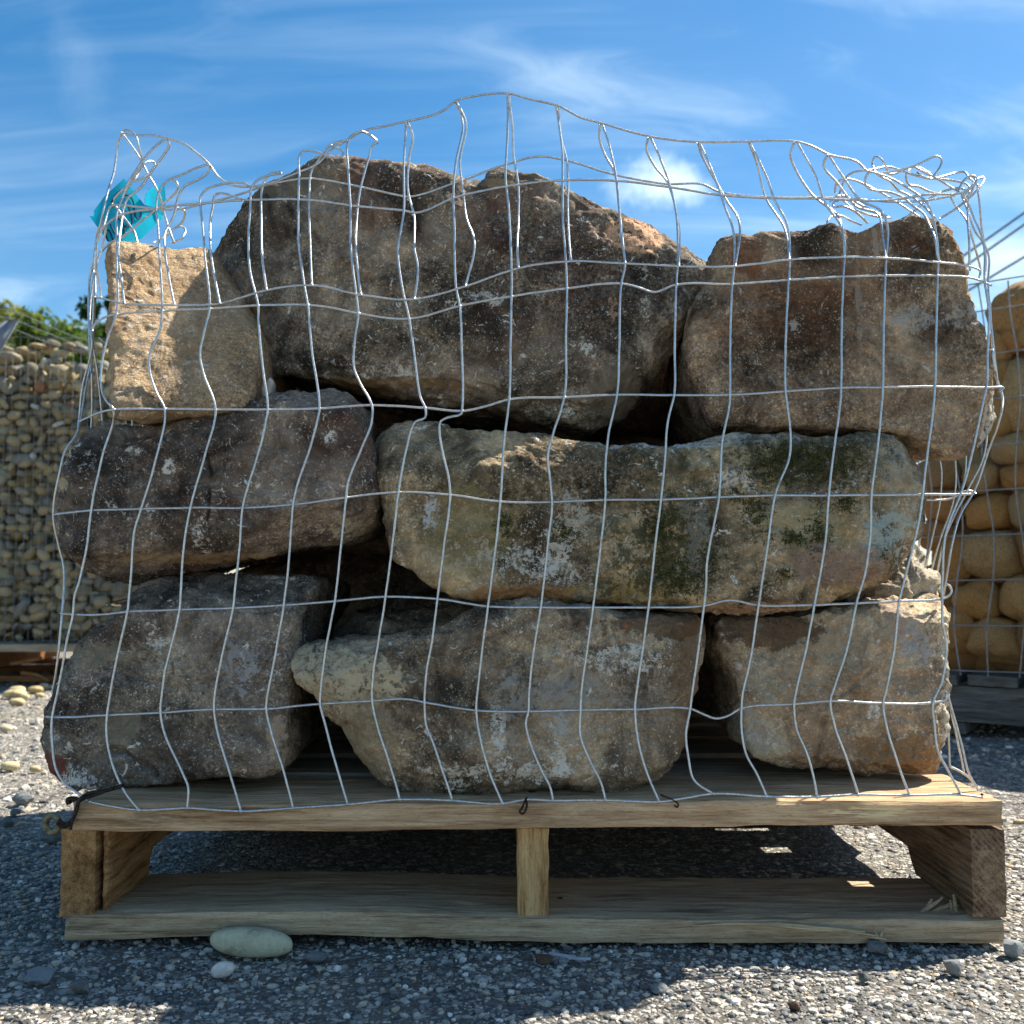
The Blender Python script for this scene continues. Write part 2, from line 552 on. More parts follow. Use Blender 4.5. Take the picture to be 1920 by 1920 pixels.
hg = t.math('ADD', t.math('MULTIPLY', t.step(ea, 0.0, 0.35), t.math('ADD', t.math('MULTIPLY', rb, 0.7), 0.3)), t.math('MULTIPLY', t.math('MULTIPLY', t.step(ec, 0.0, 0.35), t.step(rd, 0.62, 0.66)), 1.4))
hg = t.math('ADD', hg, t.math('MULTIPLY', t.noise(flat, 700, 4, 0.7), 0.4))
finish(t, cg, 0.9, hg, 0.0035, 1.0, spec=0.2)

m_gravel, t = new_mat("loose_gravel")
isl = t.n('ShaderNodeNewGeometry').outputs['Random Per Island']
tcg = t.n('ShaderNodeTexCoord').outputs['Object']
cgv = t.ramp(isl, [(0.0, (0.08, 0.082, 0.085)), (0.25, (0.20, 0.20, 0.195)), (0.5, (0.38, 0.36, 0.32)), (0.78, (0.58, 0.54, 0.47)), (0.93, (0.48, 0.36, 0.22)), (0.97, (0.82, 0.79, 0.71))])
cgv = t.mix(t.math('MULTIPLY', t.step(t.noise(tcg, 600, 4, 0.7), 0.45, 0.75), 0.6), cgv, (0.10, 0.095, 0.085), 'MIX')
finish(t, cgv, 0.85, t.noise(tcg, 800, 4, 0.7), 0.001, 0.8, spec=0.25)


def stone_mat(name, cols, seed=0.0, rough=0.75, bump=0.0015):
    m, t = new_mat(name)
    tc = t.n('ShaderNodeTexCoord').outputs['Object']
    rnd = t.n('ShaderNodeObjectInfo').outputs['Random']
    P = t.n('ShaderNodeVectorMath', {0: tc, 1: t.n('ShaderNodeCombineXYZ', {'X': t.math('MULTIPLY', rnd, 37.0), 'Y': seed, 'Z': rnd}).outputs[0]}, operation='ADD').outputs[0]
    k = len(cols)
    base = t.ramp(rnd, [(i / max(1, k - 1), c) for i, c in enumerate(cols)])
    n1 = t.noise(P, 16, 6, 0.6, 0.4)
    n2 = t.noise(P, 190, 4, 0.65)
    c = t.mix(t.step(n1, 0.40, 0.72), base, t.mix(1.0, base, (0.50, 0.47, 0.43), 'MULTIPLY'))
    c = t.mix(t.math('MULTIPLY', t.step(n2, 0.45, 0.75), 0.35), c, t.mix(1.0, base, (1.6, 1.6, 1.6), 'MULTIPLY'))
    dirt = t.math('MULTIPLY', t.step(t.noise(P, 42, 6, 0.7), 0.54, 0.64), 0.4)
    c = t.mix(dirt, c, (0.09, 0.07, 0.05))
    finish(t, c, rough, t.math('ADD', n2, t.math('MULTIPLY', n1, 1.5)), bump, 0.7, spec=0.25)
    return m


# ------------------------------------------------------------------ setting: ground
gx = np.concatenate([-np.geomspace(400, 3, 14), np.linspace(-2.4, 2.4, 90), np.geomspace(3, 400, 14)])
gy = np.concatenate([-np.geomspace(400, 2, 12), np.linspace(-1.5, 0.5, 10), np.linspace(0.6, 3.4, 90), np.geomspace(3.8, 400, 14)])
GX, GY = np.meshgrid(gx, gy, indexing='xy')
GP = np.stack([GX.ravel(), GY.ravel(), np.zeros(GX.size)], 1)
near = np.exp(-((GP[:, 0] / 2.2) ** 2 + ((GP[:, 1] - 1.6) / 1.8) ** 2))


def gheight(P):
    return 0.0035 * (fbm(np.stack([P[:, 0], P[:, 1], 0 * P[:, 0]], 1), 5.0, 3, 3)) - 0.003


GP[:, 2] = gheight(GP)
nx, ny = len(gx), len(gy)
ii = np.arange((ny - 1) * nx).reshape(ny - 1, nx)[:, :-1].ravel()
GF = np.stack([ii, ii + 1, ii + nx + 1, ii + nx], 1)
link("ground", mesh_np("ground", GP, GF, m_ground), kind='structure')


def gravel(name, n, xr, yr, rmin, rmax, label, reject=None, seed=1):
    r = np.random.default_rng(seed)
    x = r.uniform(*xr, n)
    y = r.uniform(*yr, n)
    keep = np.ones(n, bool)
    if reject is not None:
        keep = ~reject(x, y)
    dens = perlin(np.stack([x * 7, y * 7, 0 * x], 1), 5)
    keep &= r.uniform(-0.6, 0.9, n) < dens + 0.35
    x, y = x[keep], y[keep]
    n = len(x)
    V0, F0 = ICO1
    rad = rmin + (rmax - rmin) * r.uniform(0, 1, n) ** 2.6
    sc = rad[:, None] * r.uniform(0.65, 1.25, (n, 3)) * np.array([1.1, 1.0, 0.66])
    ang = r.uniform(0, 6.283, n)
    V = V0[None] * (1 + r.uniform(-0.22, 0.22, (n, len(V0), 1)))
    V = V * sc[:, None, :]
    c, s = np.cos(ang)[:, None], np.sin(ang)[:, None]
    X = V[:, :, 0] * c - V[:, :, 1] * s
    Yv = V[:, :, 0] * s + V[:, :, 1] * c
    z0 = gheight(np.stack([x, y], 1))
    V = np.stack([X + x[:, None], Yv + y[:, None], V[:, :, 2] + (z0 + sc[:, 2] * 0.35)[:, None]], -1).reshape(-1, 3)
    F = (F0[None] + (np.arange(n) * len(V0))[:, None, None]).reshape(-1, 3)
    me = mesh_np(name, V, F, m_gravel, smooth=False)
    return link(name, me, kind='stuff', label=label, category='gravel')


gravel("gravel", 42000, (-0.75, 0.75), (0.72, 1.5), 0.0011, 0.0044, "small loose crushed stone scattered round the front of the near pallet", seed=2, reject=lambda x, y: (np.abs(x - 0.02) < 0.45) & (y > 1.06) & (y < 1.96))
gravel("gravel", 26000, (-2.3, 1.9), (1.3, 3.9), 0.0022, 0.0085, "coarser loose gravel on the ground behind the near pallet", seed=3, reject=lambda x, y: (np.abs(x - 0.02) < 0.47) & (y > 1.0) & (y < 1.96))

# ------------------------------------------------------------------ the near pallet
Y0 = 1.030
pallet = thing("wooden_pallet", "weathered wooden pallet carrying the cage of large rough stones in front", "pallet", (0.02, 1.03, 0))
PO = np.array([0.02, 1.03, 0.0])


def board(name, x0, x1, y0, y1, z0, z1, mat, parent, origin, seed=0, nx=60, ny=8, nz=4, rough=0.0009, zoff=None, label=None, chamfer=0.0015):
    V, F, off = [], [], 0
    xs, ys, zs = np.linspace(0, 1, nx + 1), np.linspace(0, 1, ny + 1), np.linspace(0, 1, nz + 1)
    idx = {}
    verts = []

    def vid(i, j, k):
        key = (i, j, k)
        if key not in idx:
            idx[key] = len(verts)
            verts.append((xs[i], ys[j], zs[k]))
        return idx[key]
    faces = []
    for i in range(nx):
        for j in range(ny):
            faces.append((vid(i, j, 0), vid(i, j + 1, 0), vid(i + 1, j + 1, 0), vid(i + 1, j, 0)))
            faces.append((vid(i, j, nz), vid(i + 1, j, nz), vid(i + 1, j + 1, nz), vid(i, j + 1, nz)))
        for k in range(nz):
            faces.append((vid(i, 0, k), vid(i + 1, 0, k), vid(i + 1, 0, k + 1), vid(i, 0, k + 1)))
            faces.append((vid(i, ny, k), vid(i, ny, k + 1), vid(i + 1, ny, k + 1), vid(i + 1, ny, k)))
    for j in range(ny):
        for k in range(nz):
            faces.append((vid(0, j, k), vid(0, j, k + 1), vid(0, j + 1, k + 1), vid(0, j + 1, k)))
            faces.append((vid(nx, j, k), vid(nx, j + 1, k), vid(nx, j + 1, k + 1), vid(nx, j, k + 1)))
    V = np.array(verts)
    corner = (np.minimum(V[:, 0], 1 - V[:, 0]) < 1e-6).astype(int) + (np.minimum(V[:, 1], 1 - V[:, 1]) < 1e-6) + (np.minimum(V[:, 2], 1 - V[:, 2]) < 1e-6)
    P = np.array([x0, y0, z0]) + V * np.array([x1 - x0, y1 - y0, z1 - z0])
    cen = np.array([(x0 + x1) / 2, (y0 + y1) / 2, (z0 + z1) / 2])
    long = int((x1 - x0) < (y1 - y0))
    for ax in range(3):
        s = np.sign(V[:, ax] - 0.5) * (np.minimum(V[:, ax], 1 - V[:, ax]) < 1e-6)
        q = P.copy()
        q[:, long] *= 0.25
        P[:, ax] += s * rough * fbm(q + ax * 3, 70.0, 3, seed) * 1.2
        P[:, ax] -= s * chamfer * (corner >= 2)
    if zoff is not None:
        P[:, 2] += zoff(P[:, 0], P[:, 1], V[:, 2])
    org = cen if parent is None else np.zeros(3)
    P = P - origin
    return link(name, mesh_np(name, P, np.array(faces), mat, smooth=False), parent=parent, **({'label': label} if label else {}))


wood_top = wood_mat("warm_board_wood", 0, (0.22, 0.125, 0.060), (0.50, 0.33, 0.185), (0.70, 0.51, 0.32), 0.5, 1.0,
                    knots=[((0.332, 0.0, 0.132), (0.050, 0.01, 0.006), (0.85, 0.66, 0.36)), ((0.34, 0.0, 0.117), (0.05, 0.01, 0.004), (0.11, 0.045, 0.02))])
wood_bot = wood_mat("grey_board_wood", 0, (0.17, 0.115, 0.065), (0.44, 0.32, 0.195), (0.60, 0.47, 0.31), 0.8, 4.0)
wood_deck = wood_mat("dusty_deck_wood", 0, (0.13, 0.10, 0.07), (0.36, 0.29, 0.21), (0.55, 0.46, 0.35), 0.8, 7.0)
wood_stl = wood_mat("dark_stained_stringer", 1, (0.09, 0.038, 0.014), (0.34, 0.18, 0.07), (0.55, 0.34, 0.15), 0.9, 2.0)
wood_stm = wood_mat("yellow_stringer_wood", 2, (0.22, 0.11, 0.04), (0.52, 0.32, 0.13), (0.70, 0.48, 0.24), 0.6, 3.0)
wood_str = wood_mat("sawn_stringer_wood", 1, (0.06, 0.035, 0.02), (0.19, 0.12, 0.07), (0.42, 0.29, 0.18), 0.7, 5.0, saw=0.9)


def zo_top(x, y, k):
    left = np.clip((-0.30 - x) / 0.12, 0, 1)
    return -0.0018 * np.sin((x + 0.45) * 6.2) * (y < 1.2) + 0.0016 * np.clip(x / 0.45, -1, 1) * (k < 0.1) - 0.0045 * np.exp(-((x + 0.30) / 0.045) ** 2) * (k > 0.9) * 0.6


def zo_bot(x, y, k):
    return 0.0075 * np.exp(-((x + 0.19) / 0.17) ** 2) + 0.0025 * (x < -0.15) * np.clip((-x - 0.15) / 0.2, 0, 1)


board("deck_board", -0.4355, 0.4865, 1.028, 1.166, 0.114, 0.142, wood_top, pallet, PO, 1, 120, 16, 5, 0.0012, zo_top)
yb = 1.190
k = 0
DECK = []
while yb < 1.9:
    wd = [0.093, 0.118, 0.09, 0.125, 0.10][k % 5]
    DECK.append((yb, min(yb + wd, 1.945)))
    board("deck_board", -0.44 + 0.006 * (k % 3), 0.478 + 0.005 * ((k + 1) % 3), yb, min(yb + wd, 1.945), 0.116, 0.1405 + 0.001 * (k % 2), wood_deck, pallet, PO, 10 + k, 70, 6, 3)
    yb += wd + 0.028
    k += 1
board("bottom_board", -0.4410, 0.4855, 1.030, 1.172, 0.002, 0.028, wood_bot, pallet, PO, 30, 120, 12, 4, 0.0013, zo_bot)
board("bottom_board", -0.44, 0.48, 1.525, 1.65, 0.003, 0.028, wood_deck, pallet, PO, 31, 50, 6, 3)
board("bottom_board", -0.44, 0.482, 1.81, 1.943, 0.003, 0.028, wood_deck, pallet, PO, 32, 50, 6, 3)


def stringer(x0, x1, ya, yb_, mat, seed, label=None):
    prof = []
    z0, z1 = 0.0285, 0.1135
    nt = [(1.178, 1.40), (1.60, 1.80)]
    ys = np.unique(np.concatenate([np.linspace(ya, yb_, 60)] + [np.array([a, a + 0.02, b - 0.02, b]) for a, b in nt]))
    zb = np.full(len(ys), z0)
    for a, b in nt:
        zb = np.maximum(zb, z0 + 0.026 * np.clip(np.minimum((ys - a) / 0.02, (b - ys) / 0.02), 0, 1))
    n, mz, mx = len(ys), 12, 6
    V, F = [], []
    loop = [(x0, f) for f in np.linspace(0, 1, mz + 1)] + [(x0 + (x1 - x0) * f, 1.0) for f in np.linspace(0, 1, mx + 1)[1:]] + \
           [(x1, f) for f in np.linspace(1, 0, mz + 1)[1:]] + [(x0 + (x1 - x0) * f, 0.0) for f in np.linspace(1, 0, mx + 1)[1:-1]]
    L = len(loop)
    for i, y in enumerate(ys):
        for (x, f) in loop:
            V.append((x, y, zb[i] + (z1 - zb[i]) * f))
    for i in range(n - 1):
        for j in range(L):
            F.append((i * L + j, (i + 1) * L + j, (i + 1) * L + (j + 1) % L, i * L + (j + 1) % L))
    # front and rear end grids
    for (i, fl) in ((0, 1), (n - 1, 0)):
        b = len(V)
        for a in range(mx + 1):
            for c in range(mz + 1):
                V.append((x0 + (x1 - x0) * a / mx, ys[i], zb[i] + (z1 - zb[i]) * c / mz))
        for a in range(mx):
            for c in range(mz):
                q = (b + a * (mz + 1) + c, b + (a + 1) * (mz + 1) + c, b + (a + 1) * (mz + 1) + c + 1, b + a * (mz + 1) + c + 1)
                F.append(q if fl else q[::-1])
    V = np.array(V)
    cx = (x0 + x1) / 2
    V[:, 0] += np.sign(V[:, 0] - cx) * 0.0016 * fbm(V * np.array([1, 0.4, 1]), 45, 3, seed)
    V[:, 1] -= (V[:, 1] < ya + 1e-4) * 0.0012 * fbm(V, 60, 3, seed + 5)
    return link("stringer", mesh_np("stringer", V - PO, np.array(F), mat, smooth=False), parent=pallet, **({'label': label} if label else {}))


stringer(-0.4462, -0.4120, 1.033, 1.94, wood_stl, 1, "dark stained left stringer with a crack down its edge")
stringer(0.0055, 0.0362, 1.036, 1.94, wood_stm, 2, "short narrow middle stringer end of yellow wood")
stringer(0.4545, 0.4880, 1.032, 1.94, wood_str, 3, "dark right stringer end with diagonal saw marks")
# a split plank sliver along the inner side of the left stringer
board("split_plank", -0.4085, -0.4010, 1.040, 1.16, 0.029, 0.1135, wood_stl, pallet, PO, 44, 4, 16, 14, 0.0022)

# splinters of the lower board
spl_mat = wood_mat("splinter_wood", 0, (0.25, 0.17, 0.09), (0.50, 0.38, 0.22), (0.66, 0.54, 0.34), 0.1, 9.0)
SPL = [[(1300, 1737), (1345, 1733), (1440, 1733), (1520, 1741), (1590, 1745), (1640, 1752)],
       [(1440, 1731), (1530, 1737), (1620, 1745)],
       [(1638, 1742), (1645, 1755), (1660, 1775), (1688, 1790)],
       [(1612, 1755), (1635, 1756), (1662, 1760)],
       [(1655, 1745), (1650, 1760), (1662, 1782)],
       [(1700, 1727), (1730, 1717), (1760, 1705), (1782, 1695)],
       [(1712, 1728), (1745, 1720), (1770, 1712), (1790, 1708), (1806, 1700)],
       [(1720, 1726), (1745, 1712), (1762, 1698)],
       [(1735, 1728), (1770, 1718), (1800, 1716), (1815, 1709)],
       [(1795, 1728), (1800, 1712), (1804, 1690)], [(1785, 1730), (1793, 1716), (1798, 1700)]]
for i, s in enumerate(SPL):
    Yf = 1.026 if i < 5 else 1.045
    P = catmull(at_n(s, Yf), 0.004)
    P[:, 1] += np.linspace(0, -0.004 if i < 5 else 0.02, len(P))
    r = 0.0007 + 0.0009 * np.sin(np.linspace(0.15, math.pi - 0.1, len(P)))
    if i >= 5:
        r = r * 1.5
    V, F = tube(P, r)
    link("splinter", mesh_np("splinter", V - PO, F, spl_mat), parent=pallet)

# ------------------------------------------------------------------ large stones
BV_V, BV_F, bvo = [], [], 0


def big_rock(name, label, outline, Y, mat_kw, depth=0.42, edge=0.05, p=4.0, taper=0.72, lean=0.0, cuts=(), cracks=(), seed=1,
             amp=(0.006, 0.005, 0.0022), NA=420, center=None, chips=8, front=True, sidelean=0.0, patches=(), cap=0.35, cat="stone", group="large rough stones stacked in the near cage"):
    global bvo
    out = catmull(outline, 8.0, closed=True)
    W = at_n(out, Y + edge)
    # lean moves the upper part back: place the outline on the leaning plane instead
    if lean or sidelean:
        zb_, xc_ = W[:, 2].min(), W[:, 0].mean()
        Yv = Y + edge + lean * (W[:, 2] - zb_) + sidelean * (W[:, 0] - xc_)
        W = at_n(out, Yv)
    seg = np.linalg.norm(np.diff(np.vstack([W, W[:1]]), axis=0), axis=1)
    s = np.concatenate([[0], np.cumsum(seg)])
    q = np.linspace(0, s[-1], NA, endpoint=False)
    Wc = np.vstack([W, W[:1]])
    O = np.stack([np.interp(q, s, Wc[:, c]) for c in range(3)], 1)
    x, z = O[:, 0], O[:, 2]
    if center is None:
        a = x * np.roll(z, -1) - np.roll(x, -1) * z
        A = a.sum() / 2
        C = np.array([((x + np.roll(x, -1)) * a).sum() / (6 * A), ((z + np.roll(z, -1)) * a).sum() / (6 * A)])
    else:
        cc = at(center[0], center[1], Y + edge)
        C = cc[[0, 2]]
    # profile (r, y offset)
    rr = []
    mean_r = np.hypot(x - C[0], z - C[1]).mean()
    nf = max(30, int(mean_r / 0.0028))
    th = np.linspace(0, 1, 200)
    prof = [(r_, edge * (1 - (1 - min(r_, 1) ** p) ** (1 / p)) - edge) for r_ in th]
    sb = np.linspace(0, 1, 60)[1:]
    prof += [(1 - (1 - taper) * u_ ** 1.4, (depth - edge) * u_) for u_ in sb]
    cb = np.linspace(0, 1, 60)[1:]
    prof += [(taper * (1 - u_ ** 3) ** (1 / 3) if u_ < 1 else 0.0, (depth - edge) + depth * cap * u_ * 0.5) for u_ in cb]
    prof = np.array(prof)
    d = np.hypot(np.diff(prof[:, 0]) * mean_r, np.diff(prof[:, 1]))
    sp = np.concatenate([[0], np.cumsum(d)])
    lim = sp[199] + 0.06
    qs = np.concatenate([np.arange(0.0, lim, 0.0030), np.arange(lim, sp[-1], 0.009)])
    R = np.interp(qs, sp, prof[:, 0])
    D = np.interp(qs, sp, prof[:, 1])
    R[0] = 0.004
    R[-1] = max(R[-1], 0.01)
    n = len(R)
    Oy = O[:, 1]
    Cy = Oy.mean()
    V = np.zeros((n, NA, 3))
    # rings blend from a smooth ellipse near the pole to the outline
    V[:, :, 0] = C[0] + R[:, None] * (x - C[0])[None]
    V[:, :, 2] = C[1] + R[:, None] * (z - C[1])[None]
    if lean or sidelean:
        V[:, :, 1] = Y + edge + lean * (V[:, :, 2] - W[:, 2].min()) + sidelean * (V[:, :, 0] - W[:, 0].mean()) + D[:, None]
    else:
        V[:, :, 1] = Y + edge + D[:, None]
    V = V.reshape(-1, 3)
    i = np.arange(n - 1)[:, None] * NA
    j = np.arange(NA)[None, :]
    F = np.stack([i + j, i + NA + j, i + NA + (j + 1) % NA, i + (j + 1) % NA], -1).reshape(-1, 4)
    # orientation check
    N = vnormals(V, F)
    if N[0:NA, 1].mean() > 0:
        F = F[:, ::-1]
        N = -N
    rg = np.random.default_rng(seed * 13 + 5)
    # manual and random planar cuts (broken faces)
    for (nv, px, py, *rest) in cuts:
        nv = np.array(nv, float)
        nv /= np.linalg.norm(nv)
        dy = rest[0] if rest else 0.0
        P0 = at(px, py, Y + edge * 0.25 + dy)
        ex = V @ nv - P0 @ nv
        V -= np.where(ex > 0, ex * 0.86, 0)[:, None] * nv
    for c in range(chips):
        nv = rg.normal(size=3)
        nv[1] = -abs(nv[1]) * 0.9 - 0.25
        nv /= np.linalg.norm(nv)
        pr = V @ nv
        h = pr.max()
        dd = h - rg.uniform(0.006, 0.02)
        ex = pr - dd
        V -= np.where(ex > 0, ex * 0.8, 0)[:, None] * nv
    N = vnormals(V, F)
    sd_ = seed * 11
    am = np.clip(R, 0.15, 1)[:, None].repeat(NA, 1).ravel()
    lowf = fbm(V, 6.5, 2, sd_)
    midf = fbm(V, 24.0, 3, sd_ + 20, 0.55)
    rid = 1 - np.abs(fbm(V, 15.0, 3, sd_ + 60, 0.5)) * 2
    finf = fbm(V, 95.0, 3, sd_ + 40, 0.6)
    # stepped facets: quantised low noise gives broken ledges
    q1 = fbm(V * np.array([1, 0.5, 1]), 9.0, 3, sd_ + 80)
    stp = np.round(q1 * 5) / 5 * 0.6 + q1 * 0.4
    V = V + N * (amp[0] * lowf + amp[1] * midf + amp[2] * finf + amp[1] * 0.9 * stp - amp[1] * 0.5 * np.clip(rid - 0.86, 0, 1) * 6)[:, None]
    if cracks:
        PX = project(V)
        fr = (np.arange(n) < np.searchsorted(qs, lim)).repeat(NA)
        for (line, wpx, dep) in cracks:
            L = np.asarray(line, float)
            best = np.full(len(V), 1e9)
            PXw = PX + 5 * np.stack([perlin(V * 60, 3), perlin(V * 60, 8)], 1)
            for a_, b_ in zip(L[:-1], L[1:]):
                ab = b_ - a_
                tt = np.clip(((PXw - a_) @ ab) / (ab @ ab), 0, 1)
                best = np.minimum(best, np.linalg.norm(PXw - a_ - tt[:, None] * ab, axis=1))
            V[:, 1] += fr * dep * np.exp(-(best / wpx) ** 2)
    org = np.array([V[:, 0].mean(), Y + depth / 2, V[:, 2].min()])
    pt = []
    if patches:
        bv = BVHTree.FromPolygons([tuple(v_) for v_ in V.tolist()], [tuple(f_) for f_ in F.tolist()])
        for a in patches:       # each stain or painted rim light sits on the real surface
            h_ = bv.ray_cast(Vector((0, 0, CAM_H)), Vector(pdir(a[0], a[1])).normalized())[0]
            c_ = np.array(h_) if h_ is not None else at(a[0], a[1], Y + edge * 0.3 + lean * 0.05)
            pt.append((c_, a[2], a[3], a[4], a[5]))
    pt = [((c_[0], c_[1], c_[2]), (r_[0], 0.16 if lean else 0.09, r_[1]), col, amt, e_) for c_, r_, col, amt, e_ in pt]
    mat = rock_mat(name + "_surface", seed=seed, patches=pt, origin=org, **mat_kw)
    me = mesh_np(name, V - org, F, mat)
    o = thing(name, label, cat, org, group=group, me=me)
    if front:
        BV_V.append(V)
        BV_F.append(F + bvo)
        bvo += len(V)
    return o, V, F


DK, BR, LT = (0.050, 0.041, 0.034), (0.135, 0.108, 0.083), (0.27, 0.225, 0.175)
PATCH_W = (0.84, 0.78, 0.68)

# A upper left, pale and sunlit
big_rock("rough_stone", "pale tan sunlit stone, leaning back at the upper left of the cage",
         [(186, 490), (198, 460), (222, 452), (270, 456), (330, 460), (388, 462), (425, 515), (462, 575), (484, 650), (484, 700), (464, 762), (400, 774), (300, 781), (222, 780), (200, 760), (191, 715), (193, 650), (186, 580)],
         1.028, dict(dark=(0.32, 0.20, 0.10), base=(0.60, 0.43, 0.26), light=(0.84, 0.71, 0.52), lichen=0.55, stain=(0.42, 0.22, 0.08), stain_amt=0.55, black=0.05, strata=((1.0, 1.0, 5.0), (0, 0.5, 0)), bumpd=0.007, lichen_col=(0.78, 0.73, 0.63)),
         depth=0.32, edge=0.022, lean=0.55, sidelean=0.25, seed=1, cuts=[((-0.9, -0.42, 0.0), 218, 600), ], amp=(0.004, 0.0028, 0.0013), chips=0)
# C upper right
big_rock("rough_stone", "large brown block at the upper right with a pale seam down its face",
         [(1328, 470), (1345, 450), (1400, 448), (1480, 440), (1550, 430), (1600, 440), (1635, 424), (1700, 411), (1760, 412), (1795, 422), (1812, 470), (1832, 540), (1850, 640), (1872, 700), (1882, 745), (1868, 800), (1838, 838), (1800, 856), (1762, 860), (1728, 845), (1690, 826), (1600, 818), (1500, 812), (1400, 808), (1335, 800), (1305, 745), (1282, 670), (1283, 620), (1300, 560), (1322, 520)],
         1.092, dict(dark=(0.052, 0.038, 0.030), base=(0.145, 0.108, 0.078), light=(0.255, 0.20, 0.145), lichen=0.28, black=0.45, stain=(0.19, 0.085, 0.04), stain_amt=0.5, strata=((1, 1, 3), (0, -0.5, 0))),
         depth=0.45, edge=0.032, p=7, seed=3, chips=3, taper=0.8, amp=(0.006, 0.004, 0.002),
         patches=[(1610, 560, (0.004, 0.075), (0.42, 0.34, 0.26), 0.8, 1.5), (1640, 455, (0.004, 0.03), (0.42, 0.34, 0.26), 0.8, 1.2),
                  (1720, 600, (0.06, 0.012), (0.50, 0.45, 0.38), 0.7, 4.0), (1405, 480, (0.02, 0.025), (0.20, 0.07, 0.035), 0.6, 1.5),
                  (1850, 800, (0.014, 0.05), (0.58, 0.54, 0.46), 0.9, 1.2), (1795, 455, (0.014, 0.03), (0.28, 0.17, 0.07), 0.6, 1.2)],
         cuts=[((0.75, -0.55, -0.35), 1838, 800)],
         cracks=[([(1612, 470), (1614, 560), (1618, 620)], 4, 0.003), ([(1440, 640), (1520, 600), (1650, 610), (1780, 640)], 5, 0.0025)])
# B big centre top
big_rock("rough_stone", "biggest boulder, dark and speckled, top centre, with an orange chip at upper right",
         [(352, 484), (366, 452), (402, 408), (455, 362), (512, 320), (560, 308), (620, 305), (700, 311), (760, 320), (820, 330), (880, 352), (912, 352), (920, 337), (965, 334), (1030, 343), (1090, 372), (1150, 402), (1210, 410), (1270, 440), (1315, 465), (1332, 495), (1322, 540), (1300, 590), (1270, 650), (1220, 730), (1170, 780), (1112, 806), (1060, 792), (1000, 785), (930, 776), (860, 765), (780, 746), (690, 732), (600, 714), (540, 702), (492, 694), (458, 642), (424, 578), (382, 524)],
         1.140, dict(dark=(0.042, 0.036, 0.031), base=(0.125, 0.102, 0.082), light=(0.27, 0.23, 0.185), lichen=0.75, black=0.85, stain=(0.10, 0.04, 0.028), stain_amt=0.5, contrast=1.2),
         depth=0.46, edge=0.05, p=4, seed=2, taper=0.75, center=(880, 560), chips=3,
         patches=[(1192, 440, (0.038, 0.026), (0.85, 0.48, 0.28), 1.0, 0.0), (1150, 575, (0.006, 0.018), (0.55, 0.36, 0.22), 0.9, 1.6),
                  (478, 630, (0.018, 0.045), (0.36, 0.26, 0.14), 0.85, 0.7), (1150, 735, (0.035, 0.030), (0.22, 0.175, 0.125), 0.8, 1.5), (560, 345, (0.045, 0.016), (0.20, 0.165, 0.115), 0.7, 1.5),
                  (950, 345, (0.03, 0.006), (0.33, 0.22, 0.12), 0.8, 1.2), (1095, 650, (0.010, 0.012), PATCH_W, 0.9, 4.2), (1210, 575, (0.007, 0.012), PATCH_W, 0.85, 1.5), (1030, 772, (0.02, 0.006), PATCH_W, 0.95, 4),
                  (880, 560, (0.03, 0.009), PATCH_W, 0.9, 4.5), (735, 700, (0.035, 0.009), PATCH_W, 0.8, 4.5), (700, 730, (0.12, 0.008), (0.30, 0.19, 0.09), 0.75, 1.6)],
         cuts=[((-0.12, -0.62, -0.78), 700, 700), ((0.62, -0.5, -0.6), 1225, 640), ((-0.45, -0.88, 0.0), 620, 520), ((0.15, -0.95, 0.17), 1190, 455, 0.012), ((-0.8, -0.55, -0.25), 450, 600)],
         cracks=[([(1120, 690), (1125, 720), (1110, 745)], 4, 0.005), ([(600, 560), (640, 640), (760, 690)], 6, 0.003)])
# D mid left
big_rock("rough_stone", "dark grey brown stone, left of the middle layer, with a vertical crack",
         [(106, 900), (112, 845), (140, 812), (180, 800), (260, 802), (330, 797), (390, 775), (440, 764), (520, 748), (590, 738), (650, 740), (682, 758), (680, 790), (690, 830), (698, 880), (706, 930), (700, 978), (650, 1008), (560, 1030), (430, 1052), (300, 1078), (200, 1096), (160, 1096), (125, 1066), (108, 1010)],
         1.062, dict(dark=(0.040, 0.034, 0.032), base=(0.112, 0.092, 0.078), light=(0.23, 0.20, 0.175), lichen=0.5, black=0.6, stain=(0.085, 0.035, 0.024), stain_amt=0.6, contrast=1.1),
         depth=0.45, edge=0.045, seed=4, taper=0.8, cuts=[((0.05, -0.55, -0.84), 420, 1040), ((-0.7, -0.65, -0.1), 125, 950), ((0.1, -0.45, 0.88), 600, 762)],
         patches=[(375, 1000, (0.007, 0.022), PATCH_W, 0.95, 2.4), (318, 875, (0.006, 0.007), PATCH_W, 0.95, 2), (118, 905, (0.011, 0.010), (0.55, 0.47, 0.32), 0.9, 2), (660, 990, (0.03, 0.012), (0.58, 0.48, 0.32), 0.9, 3.6), (400, 1048, (0.12, 0.006), (0.36, 0.24, 0.13), 0.75, 1.6),
                  (120, 850, (0.012, 0.018), PATCH_W, 0.8, 2.8), (620, 820, (0.006, 0.006), PATCH_W, 0.9, 2), (250, 845, (0.012, 0.004), PATCH_W, 0.9, 2.5)],
         cracks=[([(391, 850), (394, 920), (388, 960), (392, 1030)], 3.2, 0.006)])
